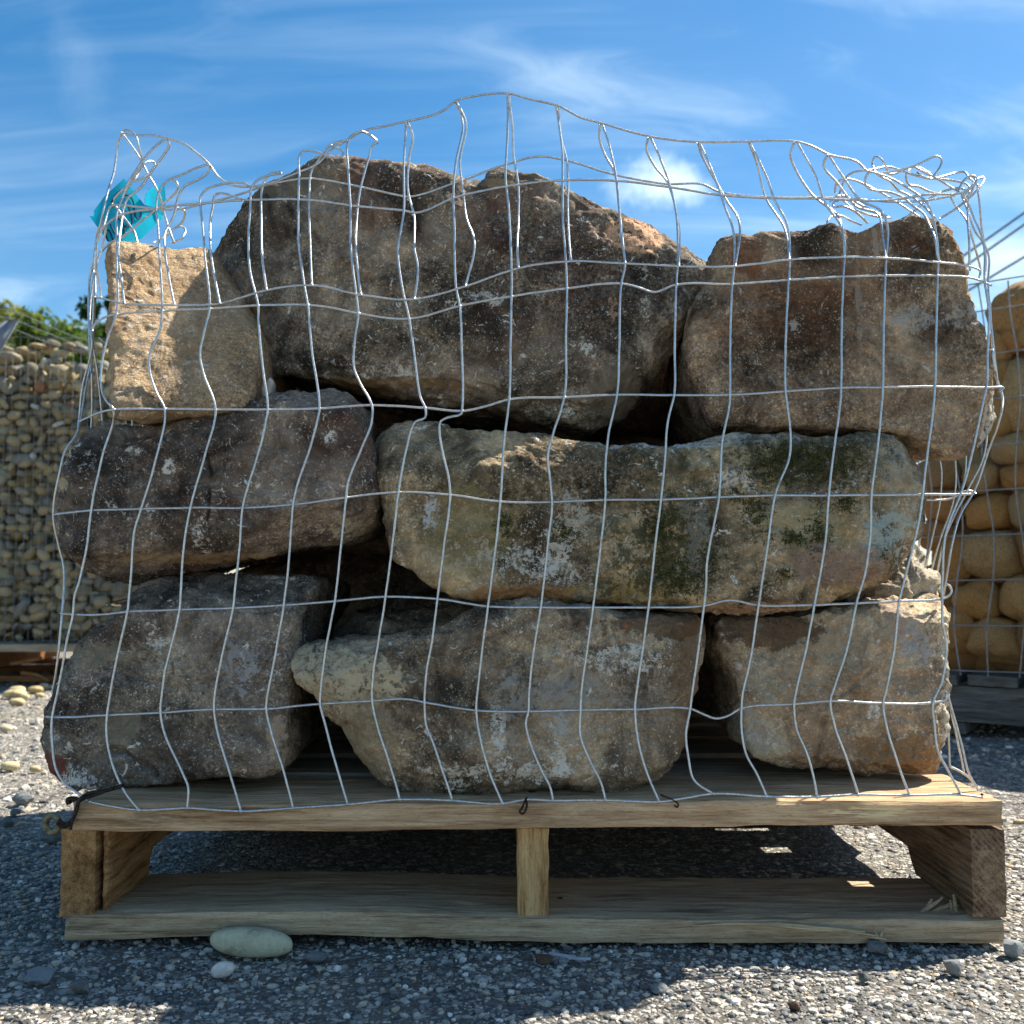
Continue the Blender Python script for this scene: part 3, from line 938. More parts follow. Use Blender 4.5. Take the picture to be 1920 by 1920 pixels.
# E mid right mossy slab
oE, VE, FE = big_rock("rough_stone", "wide mossy slab with white lichen, right half of the middle layer",
         [(691, 835), (697, 812), (730, 792), (790, 790), (860, 803), (950, 815), (1060, 822), (1160, 830), (1230, 838), (1310, 828), (1390, 815), (1470, 810), (1530, 822), (1590, 820), (1650, 812), (1705, 822), (1728, 845), (1734, 920), (1728, 985), (1700, 1040), (1640, 1090), (1560, 1125), (1460, 1148), (1370, 1156), (1320, 1152), (1230, 1143), (1100, 1136), (980, 1126), (870, 1114), (810, 1090), (762, 1050), (735, 1000), (712, 940), (696, 880)],
         1.066, dict(dark=(0.060, 0.050, 0.038), base=(0.185, 0.145, 0.095), light=(0.35, 0.29, 0.205), lichen=0.9, black=0.3, stain=(0.26, 0.17, 0.06), stain_amt=0.45, moss=0.55),
         depth=0.44, edge=0.04, p=4.5, seed=5, taper=0.86, center=(1215, 975),
         patches=[(975, 1045, (0.065, 0.020), (0.66, 0.63, 0.56), 0.95, 4.5), (1080, 980, (0.03, 0.022), (0.60, 0.56, 0.45), 0.9, 4.5), (810, 965, (0.010, 0.018), (0.66, 0.66, 0.66), 0.95, 1.8), (1310, 1020, (0.012, 0.04), PATCH_W, 0.95, 3.6),
                  (1380, 900, (0.02, 0.015), PATCH_W, 0.9, 4), (1500, 975, (0.05, 0.022), (0.40, 0.36, 0.22), 0.6, 1.3), (1660, 1000, (0.03, 0.02), (0.42, 0.50, 0.45), 0.85, 4.2), (1580, 1060, (0.05, 0.025), (0.30, 0.19, 0.15), 0.6, 1.6),
                  (980, 1115, (0.05, 0.010), (0.40, 0.19, 0.07), 0.75, 1.8), (1200, 1105, (0.06, 0.015), (0.42, 0.28, 0.10), 0.7, 2), (1390, 1140, (0.06, 0.008), (0.45, 0.28, 0.18), 0.8, 1.6), (880, 1000, (0.05, 0.05), (0.36, 0.29, 0.13), 0.45, 1.25),
                  (1250, 832, (0.09, 0.006), (0.62, 0.60, 0.54), 0.9, 1.8), (1420, 822, (0.08, 0.008), (0.62, 0.60, 0.54), 0.8, 2.5), (1690, 870, (0.03, 0.03), (0.40, 0.38, 0.30), 0.6, 3), (1250, 1030, (0.06, 0.045), (0.055, 0.055, 0.025), 0.8, 3.4), (1500, 860, (0.08, 0.03), (0.05, 0.048, 0.03), 0.75, 3.4)],  # the two long pale strips paint sunlight onto the top rim
         cuts=[((-0.6, -0.6, -0.5), 770, 1040), ((0.55, -0.6, -0.6), 1640, 1060), ((0, -0.5, 0.86), 1400, 830), ((0.0, -0.5, -0.86), 1150, 1128)],
         cracks=[([(1380, 1000), (1470, 985), (1500, 1040)], 4, 0.003)])
# F bottom left
big_rock("rough_stone", "dark grey block at the bottom left with a rusty red lower corner",
         [(250, 1102), (300, 1086), (420, 1074), (520, 1080), (585, 1086), (580, 1120), (563, 1160), (556, 1240), (548, 1330), (545, 1400), (538, 1440), (500, 1452), (430, 1452), (340, 1464), (260, 1474), (190, 1478), (130, 1474), (96, 1452), (78, 1410), (78, 1370), (92, 1310), (100, 1255), (130, 1215), (168, 1188), (220, 1160), (242, 1135)],
         1.078, dict(dark=(0.040, 0.035, 0.033), base=(0.118, 0.103, 0.090), light=(0.26, 0.235, 0.205), lichen=0.65, black=0.6, stain=(0.09, 0.055, 0.035), stain_amt=0.5),
         depth=0.45, edge=0.030, p=7, chips=3, seed=6, taper=0.85, center=(320, 1290),
         patches=[(102, 1440, (0.018, 0.020), (0.22, 0.075, 0.055), 0.9, 0.9), (135, 1460, (0.016, 0.012), PATCH_W, 0.95, 3.5), (165, 1468, (0.012, 0.010), (0.7, 0.7, 0.7), 0.9, 3), (180, 1230, (0.05, 0.012), (0.30, 0.26, 0.18), 0.6, 2.5), (455, 1250, (0.02, 0.025), (0.42, 0.42, 0.42), 0.7, 3.6),
                  (300, 1205, (0.014, 0.006), PATCH_W, 0.9, 2.2), (522, 1395, (0.012, 0.028), (0.50, 0.38, 0.26), 0.85, 2), (225, 1370, (0.02, 0.025), (0.25, 0.22, 0.15), 0.6, 1.6), (500, 1445, (0.03, 0.006), (0.50, 0.34, 0.20), 0.8, 2)],
         cuts=[((0.9, -0.42, 0), 548, 1300), ((-0.72, -0.6, 0.3), 120, 1260), ((-0.7, -0.6, -0.3), 100, 1430), ((0.0, -0.5, 0.86), 420, 1140)],
         cracks=[([(200, 1405), (232, 1408), (250, 1430), (280, 1440), (292, 1455)], 6, 0.011), ([(195, 1250), (320, 1290), (430, 1270)], 5, 0.003)])
# G bottom centre
big_rock("rough_stone", "brown stone at the bottom centre with a pale cream left tip",
         [(551, 1245), (556, 1232), (620, 1214), (700, 1202), (780, 1186), (850, 1160), (900, 1133), (980, 1127), (1080, 1136), (1180, 1143), (1270, 1150), (1318, 1166), (1326, 1190), (1318, 1240), (1298, 1310), (1275, 1370), (1258, 1420), (1238, 1455), (1200, 1484), (1130, 1494), (1050, 1487), (1000, 1488), (935, 1504), (850, 1500), (760, 1494), (715, 1480), (685, 1450), (660, 1410), (640, 1380), (605, 1352), (588, 1310), (565, 1275)],
         1.046, dict(dark=(0.060, 0.048, 0.038), base=(0.160, 0.128, 0.095), light=(0.29, 0.245, 0.185), lichen=0.7, black=0.2, stain=(0.19, 0.105, 0.05), stain_amt=0.5, contrast=0.9),
         depth=0.44, edge=0.036, p=6, chips=4, seed=7, taper=0.8, center=(960, 1320),
         patches=[(625, 1275, (0.075, 0.036), (0.66, 0.55, 0.36), 0.85, 1.1), (690, 1380, (0.03, 0.05), (0.39, 0.31, 0.20), 0.6, 1.2), (933, 1370, (0.007, 0.022), PATCH_W, 0.95, 2.2), (1052, 1360, (0.006, 0.022), PATCH_W, 0.95, 2.2), (855, 1460, (0.014, 0.016), PATCH_W, 0.95, 3.2), (820, 1448, (0.015, 0.006), PATCH_W, 0.9, 3),
                  (1045, 1425, (0.008, 0.016), PATCH_W, 0.95, 2.4), (985, 1450, (0.05, 0.012), PATCH_W, 0.85, 4.6), (1050, 1300, (0.06, 0.03), (0.40, 0.37, 0.32), 0.7, 4.5), (1160, 1235, (0.04, 0.01), PATCH_W, 0.85, 4.4), (1290, 1290, (0.02, 0.09), (0.20, 0.125, 0.065), 0.6, 1), (1260, 1170, (0.07, 0.015), (0.14, 0.075, 0.035), 0.8, 1.4), (960, 1495, (0.08, 0.006), (0.48, 0.36, 0.20), 0.8, 2), (1173, 1173, (0.003, 0.003), (0.45, 0.16, 0.09), 0.9, 0.5)],
         cuts=[((0.8, -0.58, -0.1), 1275, 1330), ((0.5, -0.5, -0.7), 1215, 1450), ((-0.55, -0.5, -0.66), 640, 1360), ((-0.25, -0.5, 0.83), 760, 1205)])
# H bottom right
big_rock("rough_stone", "warm brown block at the bottom right with a pale worn middle",
         [(1347, 1185), (1352, 1160), (1400, 1148), (1480, 1146), (1560, 1138), (1620, 1128), (1670, 1120), (1720, 1118), (1768, 1122), (1777, 1150), (1783, 1195), (1772, 1240), (1777, 1290), (1778, 1340), (1772, 1400), (1768, 1440), (1740, 1456), (1680, 1456), (1600, 1452), (1530, 1438), (1450, 1424), (1410, 1408), (1385, 1388), (1380, 1340), (1372, 1275), (1352, 1225)],
         1.098, dict(dark=(0.085, 0.062, 0.042), base=(0.24, 0.19, 0.135), light=(0.44, 0.37, 0.28), lichen=0.6, black=0.3, stain=(0.17, 0.085, 0.04), stain_amt=0.55, strata=((1, 1, 3), (0, 0.7, 0))),
         depth=0.42, edge=0.028, p=7, chips=4, seed=8, taper=0.85,
         patches=[(1465, 1270, (0.045, 0.030), (0.42, 0.36, 0.26), 0.6, 2.2), (1560, 1210, (0.05, 0.02), (0.38, 0.31, 0.21), 0.5, 2.2), (1720, 1200, (0.018, 0.022), (0.48, 0.46, 0.43), 0.7, 2.4), (1640, 1340, (0.006, 0.012), PATCH_W, 0.95, 2), (1415, 1370, (0.02, 0.018), (0.45, 0.42, 0.37), 0.7, 3), (1430, 1180, (0.06, 0.02), (0.115, 0.065, 0.035), 0.8, 1.6), (1700, 1420, (0.05, 0.025), (0.26, 0.15, 0.06), 0.65, 1.6), (1778, 1330, (0.006, 0.10), (0.62, 0.55, 0.42), 0.9, 1.2), (1680, 1160, (0.01, 0.015), (0.50, 0.36, 0.28), 0.8, 2.6)],  # tall thin pale strip puts sunlight on the right edge into the colour
         cuts=[((0.2, -0.5, 0.84), 1640, 1135), ((-0.1, -0.5, -0.86), 1520, 1425)],
         cracks=[([(1470, 1350), (1482, 1390)], 5, 0.006), ([(1545, 1350), (1540, 1400), (1530, 1430)], 6, 0.006), ([(1560, 1320), (1640, 1250)], 4, 0.003)])
# I slab glimpsed between D, E and G
big_rock("rough_stone", "flat grey slab glimpsed in the gap above the cream tipped bottom stone",
         [(618, 1180), (640, 1150), (720, 1140), (830, 1134), (900, 1128), (920, 1150), (880, 1180), (820, 1230), (700, 1245), (630, 1230)],
         1.20, dict(dark=DK, base=(0.12, 0.10, 0.078), light=(0.24, 0.21, 0.165), lichen=0.5, black=0.4), depth=0.35, edge=0.03, seed=9, NA=240, front=False,
         cuts=[((0, -0.4, 0.9), 760, 1160)])
# K pale stone in the sun behind the slab
big_rock("rough_stone", "jagged cream stone in full sun wedged behind the right end of the mossy slab",
         [(1590, 1138), (1615, 1105), (1655, 1068), (1690, 1045), (1700, 1006), (1724, 1012), (1742, 1040), (1736, 1070), (1764, 1088), (1774, 1110), (1768, 1138), (1680, 1145)],
         1.135, dict(dark=(0.45, 0.36, 0.24), base=(0.70, 0.60, 0.45), light=(0.84, 0.77, 0.64), lichen=0.5, black=0.0, stain=(0.45, 0.28, 0.12), stain_amt=0.3, bumpd=0.006),
         depth=0.20, edge=0.02, p=3, seed=10, NA=240, front=False, lean=0.25, amp=(0.012, 0.008, 0.003), chips=10)
# J chip
big_rock("stone_chip", "small white stone sliver standing in the gap under the biggest boulder",
         [(478, 756), (484, 738), (497, 718), (508, 709), (513, 714), (508, 740), (500, 757), (488, 762)],
         1.14, dict(dark=(0.45, 0.38, 0.28), base=(0.62, 0.55, 0.44), light=(0.75, 0.70, 0.60), lichen=0.2, black=0.0, bumpd=0.001), depth=0.03, edge=0.006, seed=11, NA=90, front=False, amp=(0.001, 0.001, 0.0005), chips=0, cat="stone chip")
# dark second row stones that close the gaps
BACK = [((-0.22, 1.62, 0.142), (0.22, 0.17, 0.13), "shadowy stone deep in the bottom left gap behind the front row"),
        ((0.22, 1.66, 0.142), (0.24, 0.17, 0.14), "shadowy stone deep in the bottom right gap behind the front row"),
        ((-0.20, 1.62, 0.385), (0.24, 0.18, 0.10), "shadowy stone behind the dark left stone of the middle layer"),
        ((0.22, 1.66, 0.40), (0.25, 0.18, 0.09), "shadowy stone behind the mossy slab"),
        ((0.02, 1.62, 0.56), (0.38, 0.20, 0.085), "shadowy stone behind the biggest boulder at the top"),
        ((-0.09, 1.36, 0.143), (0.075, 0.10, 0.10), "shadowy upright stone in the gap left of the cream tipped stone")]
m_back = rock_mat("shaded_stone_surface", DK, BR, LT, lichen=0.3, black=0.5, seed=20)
for i, (c, r, lab) in enumerate(BACK):
    V, F = ICO4
    V = V.copy()
    q = np.sign(V) * np.abs(V) ** 0.62
    V = q / np.abs(q).max() * np.array(r)
    N = V / np.linalg.norm(V, axis=1)[:, None]
    V = V + N * (0.018 * fbm(V + i, 6, 4, i * 7))[:, None]
    V[:, 2] -= V[:, 2].min()
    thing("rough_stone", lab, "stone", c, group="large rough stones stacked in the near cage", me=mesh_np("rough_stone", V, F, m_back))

# moss on the slab: short wiry tufts over a few patches, following the face
BV = BVHTree.FromPolygons([tuple(v) for v in VE], [tuple(f) for f in FE.tolist()])
m_moss, t = new_mat("wiry_moss")
isl = t.n('ShaderNodeNewGeometry').outputs['Random Per Island']
finish(t, t.ramp(isl, [(0.0, (0.018, 0.018, 0.010)), (0.45, (0.045, 0.045, 0.018)), (0.72, (0.075, 0.095, 0.022)), (0.9, (0.12, 0.11, 0.04)), (1.0, (0.10, 0.055, 0.02))]), 0.8, spec=0.1)
MP = [(1470, 865, 70, 45, 1500), (1560, 870, 60, 45, 1500), (1425, 880, 30, 30, 450), (1240, 1000, 38, 60, 1300), (1275, 1085, 55, 35, 1300), (1480, 1008, 45, 16, 450), (1535, 1000, 22, 45, 450), (1420, 960, 30, 45, 500), (1590, 945, 25, 22, 250), (950, 985, 22, 22, 250), (1060, 1000, 26, 20, 220), (1380, 930, 22, 20, 150), (1520, 850, 90, 22, 500), (1330, 1060, 18, 45, 250), (1660, 1040, 15, 18, 60), (1470, 1075, 25, 12, 120)]
mv, mf = [], []
rg = np.random.default_rng(5)
cam_o = Vector((0, 0, CAM_H))
for (cx, cy, rx, ry, n) in MP:
    for _ in range(int(n * 1.1)):
        g = rg.normal(size=2) * 0.5
        px, py = cx + g[0] * rx, cy + g[1] * ry
        if perlin(np.array([[px / 14, py / 14, 0.3]]), 2)[0] < -0.10:
            continue
        d = Vector(pdir(px, py)).normalized()
        hit, nrm, _i, _d = BV.ray_cast(cam_o, d)
        if hit is None:
            continue
        hit = np.array(hit)
        nrm = np.array(nrm)
        if nrm[1] > 0:
            nrm = -nrm
        tl = rg.normal(size=3)
        tl -= nrm * (tl @ nrm)
        tl /= np.linalg.norm(tl)
        L = rg.uniform(0.0025, 0.006)
        side = np.cross(nrm, tl) * rg.uniform(0.00025, 0.0005)
        a = hit - nrm * 0.0002
        b = a + tl * L * 0.5 + nrm * L * 0.33
        c = a + tl * L + nrm * L * rg.uniform(0.1, 0.5)
        o = len(mv)
        mv += [a - side, a + side, b + side * 0.8, b - side * 0.8, c + side * 0.2, c - side * 0.2]
        mf += [(o, o + 1, o + 2, o + 3), (o + 3, o + 2, o + 4, o + 5)]
mo = np.array(oE.location)
link("moss", mesh_np("moss", np.array(mv) - mo, np.array(mf), m_moss), parent=oE, kind='stuff')

# ------------------------------------------------------------------ the wire cage
FR = BVHTree.FromPolygons([tuple(v) for v in np.concatenate(BV_V)], [tuple(f) for f in np.concatenate(BV_F).tolist()])
WR = 0.00128
cage = thing("wire_cage", "galvanised welded wire cage wrapped round the large stones on the near pallet", "wire cage", (0.02, 1.03, 0.142))
CO = np.array([0.02, 1.03, 0.142])


def wire(name, pts, Y, clamp=True, r=WR, mat=None, parent=None, org=None, step=9.0, wob=0.6):
    """pts: photo pixels of a wire, Y: depth (number or one per point)"""
    pts = np.asarray(pts, float)
    if np.isscalar(Y):
        Y = np.full(len(pts), Y)
    q = catmull(np.column_stack([pts, np.asarray(Y) * 900]), step)
    PX, YY = q[:, :2], q[:, 2] / 900
    PX = PX + wob * np.stack([perlin(np.column_stack([PX / 40, YY * 0 + len(pts)]), 1), perlin(np.column_stack([PX / 40, YY * 0 + len(pts)]), 2)], 1)
    if clamp:
        lim = np.full(len(PX), 9.0)
        for i, (a, b) in enumerate(PX):
            d = Vector(pdir(a, b)).normalized()
            hit = FR.ray_cast(cam_o, d)[0]
            if hit is not None:
                lim[i] = hit[1] - r - 0.0012
        need = np.minimum(YY, lim)
        sm = need.copy()
        for _ in range(6):
            s2 = sm.copy()
            s2[1:-1] = (sm[:-2] + sm[1:-1] + sm[2:]) / 3
            sm = np.minimum(s2, need)
        YY = sm
    P = at_n(PX, YY)
    V, F = tube(P, r)
    return link(name, mesh_np(name, V - (CO if org is None else org), F, mat or m_wire), parent=parent or cage), P


def Z(o, s, L):
    return [(o[0] + a / s, o[1] + b / s) for a, b in L]


H0 = [(168, 1503), (200, 1510), (261, 1519), (351, 1515), (452, 1521), (550, 1515), (652, 1508), (750, 1499), (848, 1501), (943, 1507), (960, 1504), (985, 1499), (1037, 1501), (1135, 1500), (1236, 1503), (1280, 1497), (1338, 1488), (1438, 1493), (1532, 1494), (1609, 1490), (1705, 1491), (1802, 1490), (1842, 1495)]
H1 = [(86, 1344), (98, 1345), (201, 1341), (301, 1336), (401, 1330), (499, 1329), (600, 1320), (698, 1314), (760, 1311), (796, 1317), (893, 1332), (991, 1334), (1089, 1331), (1191, 1330), (1294, 1329), (1318, 1339), (1342, 1347), (1365, 1342), (1390, 1328), (1489, 1320), (1557, 1314), (1656, 1319), (1750, 1317), (1774, 1311), (1775, 1296)]
H2 = [(113, 1150), (137, 1152), (190, 1152), (239, 1147), (337, 1143), (437, 1140), (532, 1135), (628, 1127), (723, 1119), (820, 1123), (915, 1137), (1014, 1139), (1112, 1139), (1216, 1139), (1320, 1136), (1369, 1125), (1422, 1135), (1527, 1134), (1606, 1131), (1686, 1127), (1767, 1122), (1779, 1117), (1784, 1108), (1780, 1098), (1775, 1096)]
H3 = [(100, 965), (130, 961), (171, 957), (265, 954), (357, 952), (455, 952), (550, 946), (649, 933), (747, 923), (844, 928), (938, 941), (1035, 941), (1135, 937), (1239, 937), (1348, 932), (1453, 929), (1554, 929), (1634, 928), (1730, 927), (1803, 927), (1826, 926)]
H4 = [(148, 790), (199, 770), (213, 768), (309, 767), (404, 768), (502, 768), (599, 766), (697, 760), (797, 765), (866, 771), (910, 762), (955, 749), (1058, 745), (1157, 740), (1264, 741), (1369, 740), (1473, 734), (1577, 727), (1655, 726), (1753, 725), (1849, 727), (1882, 727), (1873, 734)]
H5 = [(173, 620), (178, 608), (190, 598), (218, 589), (304, 583), (393, 579), (484, 573), (577, 572), (620, 577), (672, 588), (767, 598), (862, 574), (959, 556), (1063, 541), (1165, 532), (1200, 540), (1227, 548), (1268, 534), (1373, 533), (1479, 525), (1581, 519), (1660, 517), (1758, 517), (1825, 522), (1860, 535)]
H6 = [(178, 557), (190, 559), (233, 569), (327, 572), (412, 569), (455, 557), (500, 544), (585, 535), (677, 553), (777, 561), (875, 536), (972, 503), (1070, 490), (1172, 494), (1273, 499), (1379, 499), (1424, 494), (1480, 487), (1583, 482), (1661, 484), (1763, 492), (1820, 500), (1838, 508), (1836, 520)]
H7 = [(175, 510), (182, 448), (197, 423), (226, 403), (292, 391), (377, 381), (467, 375), (576, 375), (671, 387), (757, 395), (780, 399), (852, 371), (952, 349), (1054, 338), (1156, 339), (1256, 351), (1353, 366), (1435, 371), (1530, 372), (1577, 374), (1660, 376), (1741, 364), (1800, 362), (1822, 350), (1832, 335), (1826, 329), (1811, 335), (1797, 357)]
H7b = [(211, 383), (292, 391), (328, 393), (386, 381), (437, 368), (510, 345), (580, 335), (673, 350), (757, 368), (768, 369), (855, 342), (950, 308), (1012, 293), (1059, 300), (1147, 326), (1249, 345), (1315, 345), (1351, 360), (1439, 369), (1577, 371), (1670, 378), (1735, 376), (1775, 369), (1790, 366)]
RIM = [(228, 249), (245, 253), (292, 254), (317, 260), (346, 270), (368, 286), (394, 310), (408, 330), (425, 343), (445, 349), (468, 350), (500, 345), (550, 327), (598, 305), (620, 281), (653, 261), (680, 246), (720, 237), (760, 228), (804, 218), (833, 206), (855, 189), (892, 180), (950, 175), (994, 186), (1045, 198), (1089, 220), (1129, 231), (1220, 256), (1309, 266), (1404, 265), (1493, 265), (1523, 274), (1555, 290), (1606, 303), (1627, 321), (1660, 324), (1690, 318), (1714, 311), (1738, 300), (1752, 293), (1761, 294), (1766, 303), (1761, 316), (1750, 331)]
for row, Y in ((H0, 1.0245), (H1, 1.036), (H2, 1.040), (H3, 1.042), (H4, 1.046), (H5, 1.055), (H6, 1.050), (H7, 1.066), (H7b, 1.082), (RIM, 1.075)):
    wire("horizontal_wire", row, Y)

# verticals: the main sheet from the pallet edge up to the fold, then the folded-over return
C = {}
C[1] = [(168, 1503), (140, 1483), (120, 1468), (104, 1439), (98, 1395), (98, 1345), (109, 1293), (116, 1256), (126, 1198), (137, 1152), (140, 1118), (149, 1089), (162, 1030), (171, 957), (177, 921), (193, 852), (213, 768), (199, 750), (191, 731), (191, 684), (202, 633), (218, 589)] + [(219, 479)] + Z((150, 220), 5.486, [(380, 1200), (380, 980), (430, 850), (480, 700), (540, 600), (640, 450), (760, 310), (880, 215)])
C[2] = [(261, 1519), (241, 1495), (226, 1471), (206, 1417), (200, 1380), (201, 1341), (207, 1300), (215, 1256), (226, 1205), (239, 1147), (246, 1074), (252, 997), (265, 954), (292, 862), (309, 767), (295, 739), (281, 698), (281, 666), (299, 622), (304, 583), (299, 479)] + Z((150, 220), 5.486, [(800, 1080), (782, 920), (800, 800), (850, 700), (920, 640), (1050, 590), (1200, 520), (1330, 480)])
C[3] = [(351, 1515), (353, 1475), (346, 1457), (328, 1419), (306, 1366), (301, 1336), (304, 1300), (310, 1256), (321, 1213), (337, 1143), (339, 1110), (345, 1023), (357, 952), (386, 848), (404, 768), (381, 698), (375, 666), (383, 622), (393, 579), (384, 479)] + Z((150, 220), 5.486, [(1260, 1100), (1240, 920), (1240, 820), (1300, 740), (1400, 700), (1600, 672), (1700, 682), (1740, 710)])
C[4] = [(452, 1521), (432, 1453), (412, 1388), (401, 1330), (403, 1300), (419, 1220), (437, 1140), (441, 1103), (450, 1019), (455, 952), (489, 833), (502, 768), (502, 757), (492, 684), (485, 600), (484, 573), (480, 555), (468, 503), (466, 437), (470, 379), (470, 355), (480, 340), (500, 330), (528, 325)]
C[5] = [(550, 1515), (532, 1446), (510, 1377), (499, 1329), (502, 1300), (514, 1242), (532, 1135), (543, 1037), (550, 946), (556, 914), (583, 833), (598, 775), (599, 766), (585, 658), (580, 600), (577, 572), (567, 510), (560, 455), (561, 330), (563, 289), (572, 283), (598, 286), (622, 296), (640, 294), (644, 287), (634, 278), (620, 272)]
C[6] = [(652, 1508), (627, 1424), (609, 1355), (600, 1320), (602, 1290), (611, 1218), (622, 1159), (628, 1127), (640, 1017), (649, 933), (653, 903), (678, 841), (697, 790), (697, 760), (676, 720), (664, 691), (664, 647), (671, 600), (672, 588), (667, 545), (658, 465), (657, 384), (653, 319), (651, 275), (658, 255), (678, 246)]
C[7] = [(750, 1499), (728, 1424), (709, 1366), (698, 1314), (699, 1272), (709, 1207), (723, 1119), (737, 1010), (747, 923), (760, 850), (770, 810), (779, 791), (797, 783), (797, 765), (788, 745), (779, 683), (767, 598), (757, 552), (746, 472), (757, 395), (757, 319), (762, 229)]
C[8] = [(848, 1501), (830, 1446), (811, 1391), (799, 1359), (796, 1317), (800, 1258), (810, 1203), (820, 1123), (833, 1021), (844, 928), (841, 895), (828, 840), (824, 805), (826, 790), (840, 783), (865, 776), (866, 771), (865, 640), (862, 574), (855, 537), (852, 428), (850, 370), (855, 304), (868, 235), (855, 191)]
C[9] = [(943, 1507), (921, 1457), (903, 1395), (893, 1332), (895, 1301), (904, 1221), (915, 1137), (928, 1039), (938, 941), (946, 817), (955, 749), (957, 647), (959, 556), (959, 519), (954, 392), (948, 333), (952, 246), (952, 176)]
C[10] = [(1037, 1501), (1030, 1472), (1016, 1446), (996, 1399), (986, 1355), (991, 1334), (992, 1301), (1001, 1218), (1014, 1139), (1027, 1024), (1035, 941), (1032, 904), (1027, 853), (1037, 813), (1058, 745), (1061, 629), (1063, 541), (1061, 494), (1055, 410), (1054, 282), (1050, 246), (1043, 198)]
C[11] = [(1135, 1500), (1127, 1468), (1105, 1424), (1088, 1377), (1089, 1331), (1090, 1301), (1101, 1218), (1112, 1139), (1125, 1035), (1135, 937), (1135, 882), (1141, 813), (1157, 740), (1161, 647), (1165, 532), (1172, 497), (1165, 446), (1156, 337), (1143, 275), (1129, 231)]
C[12] = [(1236, 1503), (1212, 1446), (1196, 1388), (1191, 1330), (1192, 1312), (1201, 1247), (1216, 1139), (1227, 1035), (1239, 937), (1247, 857), (1251, 796), (1262, 750), (1264, 741), (1265, 647), (1268, 534), (1271, 483), (1269, 410), (1253, 337), (1220, 257)]
C[13] = [(1338, 1488), (1302, 1464), (1291, 1424), (1286, 1377), (1294, 1329), (1298, 1297), (1311, 1206), (1320, 1136), (1324, 1093), (1326, 1053), (1348, 932), (1355, 823), (1369, 750), (1369, 740), (1369, 624), (1373, 533), (1377, 489), (1375, 434), (1355, 376), (1346, 347), (1322, 289), (1311, 267)]
C[14] = [(1438, 1493), (1420, 1453), (1400, 1417), (1391, 1373), (1390, 1328), (1393, 1297), (1406, 1242), (1422, 1135), (1439, 1027), (1453, 929), (1457, 915), (1480, 859), (1482, 816), (1475, 750), (1473, 734), (1475, 588), (1479, 525), (1481, 489), (1479, 438), (1473, 412), (1453, 376), (1439, 336), (1406, 267)]
C[15] = [(1532, 1494), (1526, 1461), (1512, 1410), (1493, 1366), (1489, 1320), (1490, 1311), (1512, 1213), (1527, 1134), (1534, 1096), (1548, 1012), (1554, 929), (1564, 841), (1575, 757), (1577, 727), (1578, 624), (1581, 519), (1584, 460), (1575, 420), (1548, 383), (1530, 332), (1495, 267)]
C[16] = [(1609, 1490), (1585, 1417), (1566, 1366), (1557, 1314), (1563, 1293), (1588, 1217), (1606, 1131), (1621, 1078), (1632, 1005), (1634, 928), (1645, 841), (1652, 772), (1655, 726), (1657, 606), (1660, 517), (1663, 471), (1663, 420), (1650, 394), (1614, 376), (1581, 332), (1555, 292)]
C[17] = [(1705, 1491), (1681, 1424), (1663, 1366), (1656, 1319), (1661, 1297), (1677, 1217), (1686, 1127), (1698, 1078), (1723, 976), (1730, 927), (1739, 848), (1749, 772), (1753, 725), (1755, 624), (1758, 517), (1759, 478), (1754, 430), (1748, 404), (1740, 383), (1725, 368), (1698, 350), (1665, 332), (1628, 321)]
C[18] = [(1802, 1490), (1774, 1439), (1759, 1410), (1752, 1359), (1750, 1317), (1767, 1275), (1774, 1206), (1767, 1169), (1767, 1122), (1767, 1096), (1774, 998), (1803, 921), (1821, 856), (1843, 754), (1849, 727), (1852, 660), (1854, 588), (1846, 520), (1846, 470), (1838, 435), (1825, 405), (1815, 380), (1802, 362)]
rowY = lambda y: np.interp(y, [230, 400, 550, 760, 935, 1135, 1335, 1500], [1.075, 1.066, 1.054, 1.045, 1.041, 1.039, 1.036, 1.0255])
for k in sorted(C):
    p = C[k]
    Yk = [float(rowY(b)) - 0.002 for a, b in p]
    wire("vertical_wire", p, Yk)
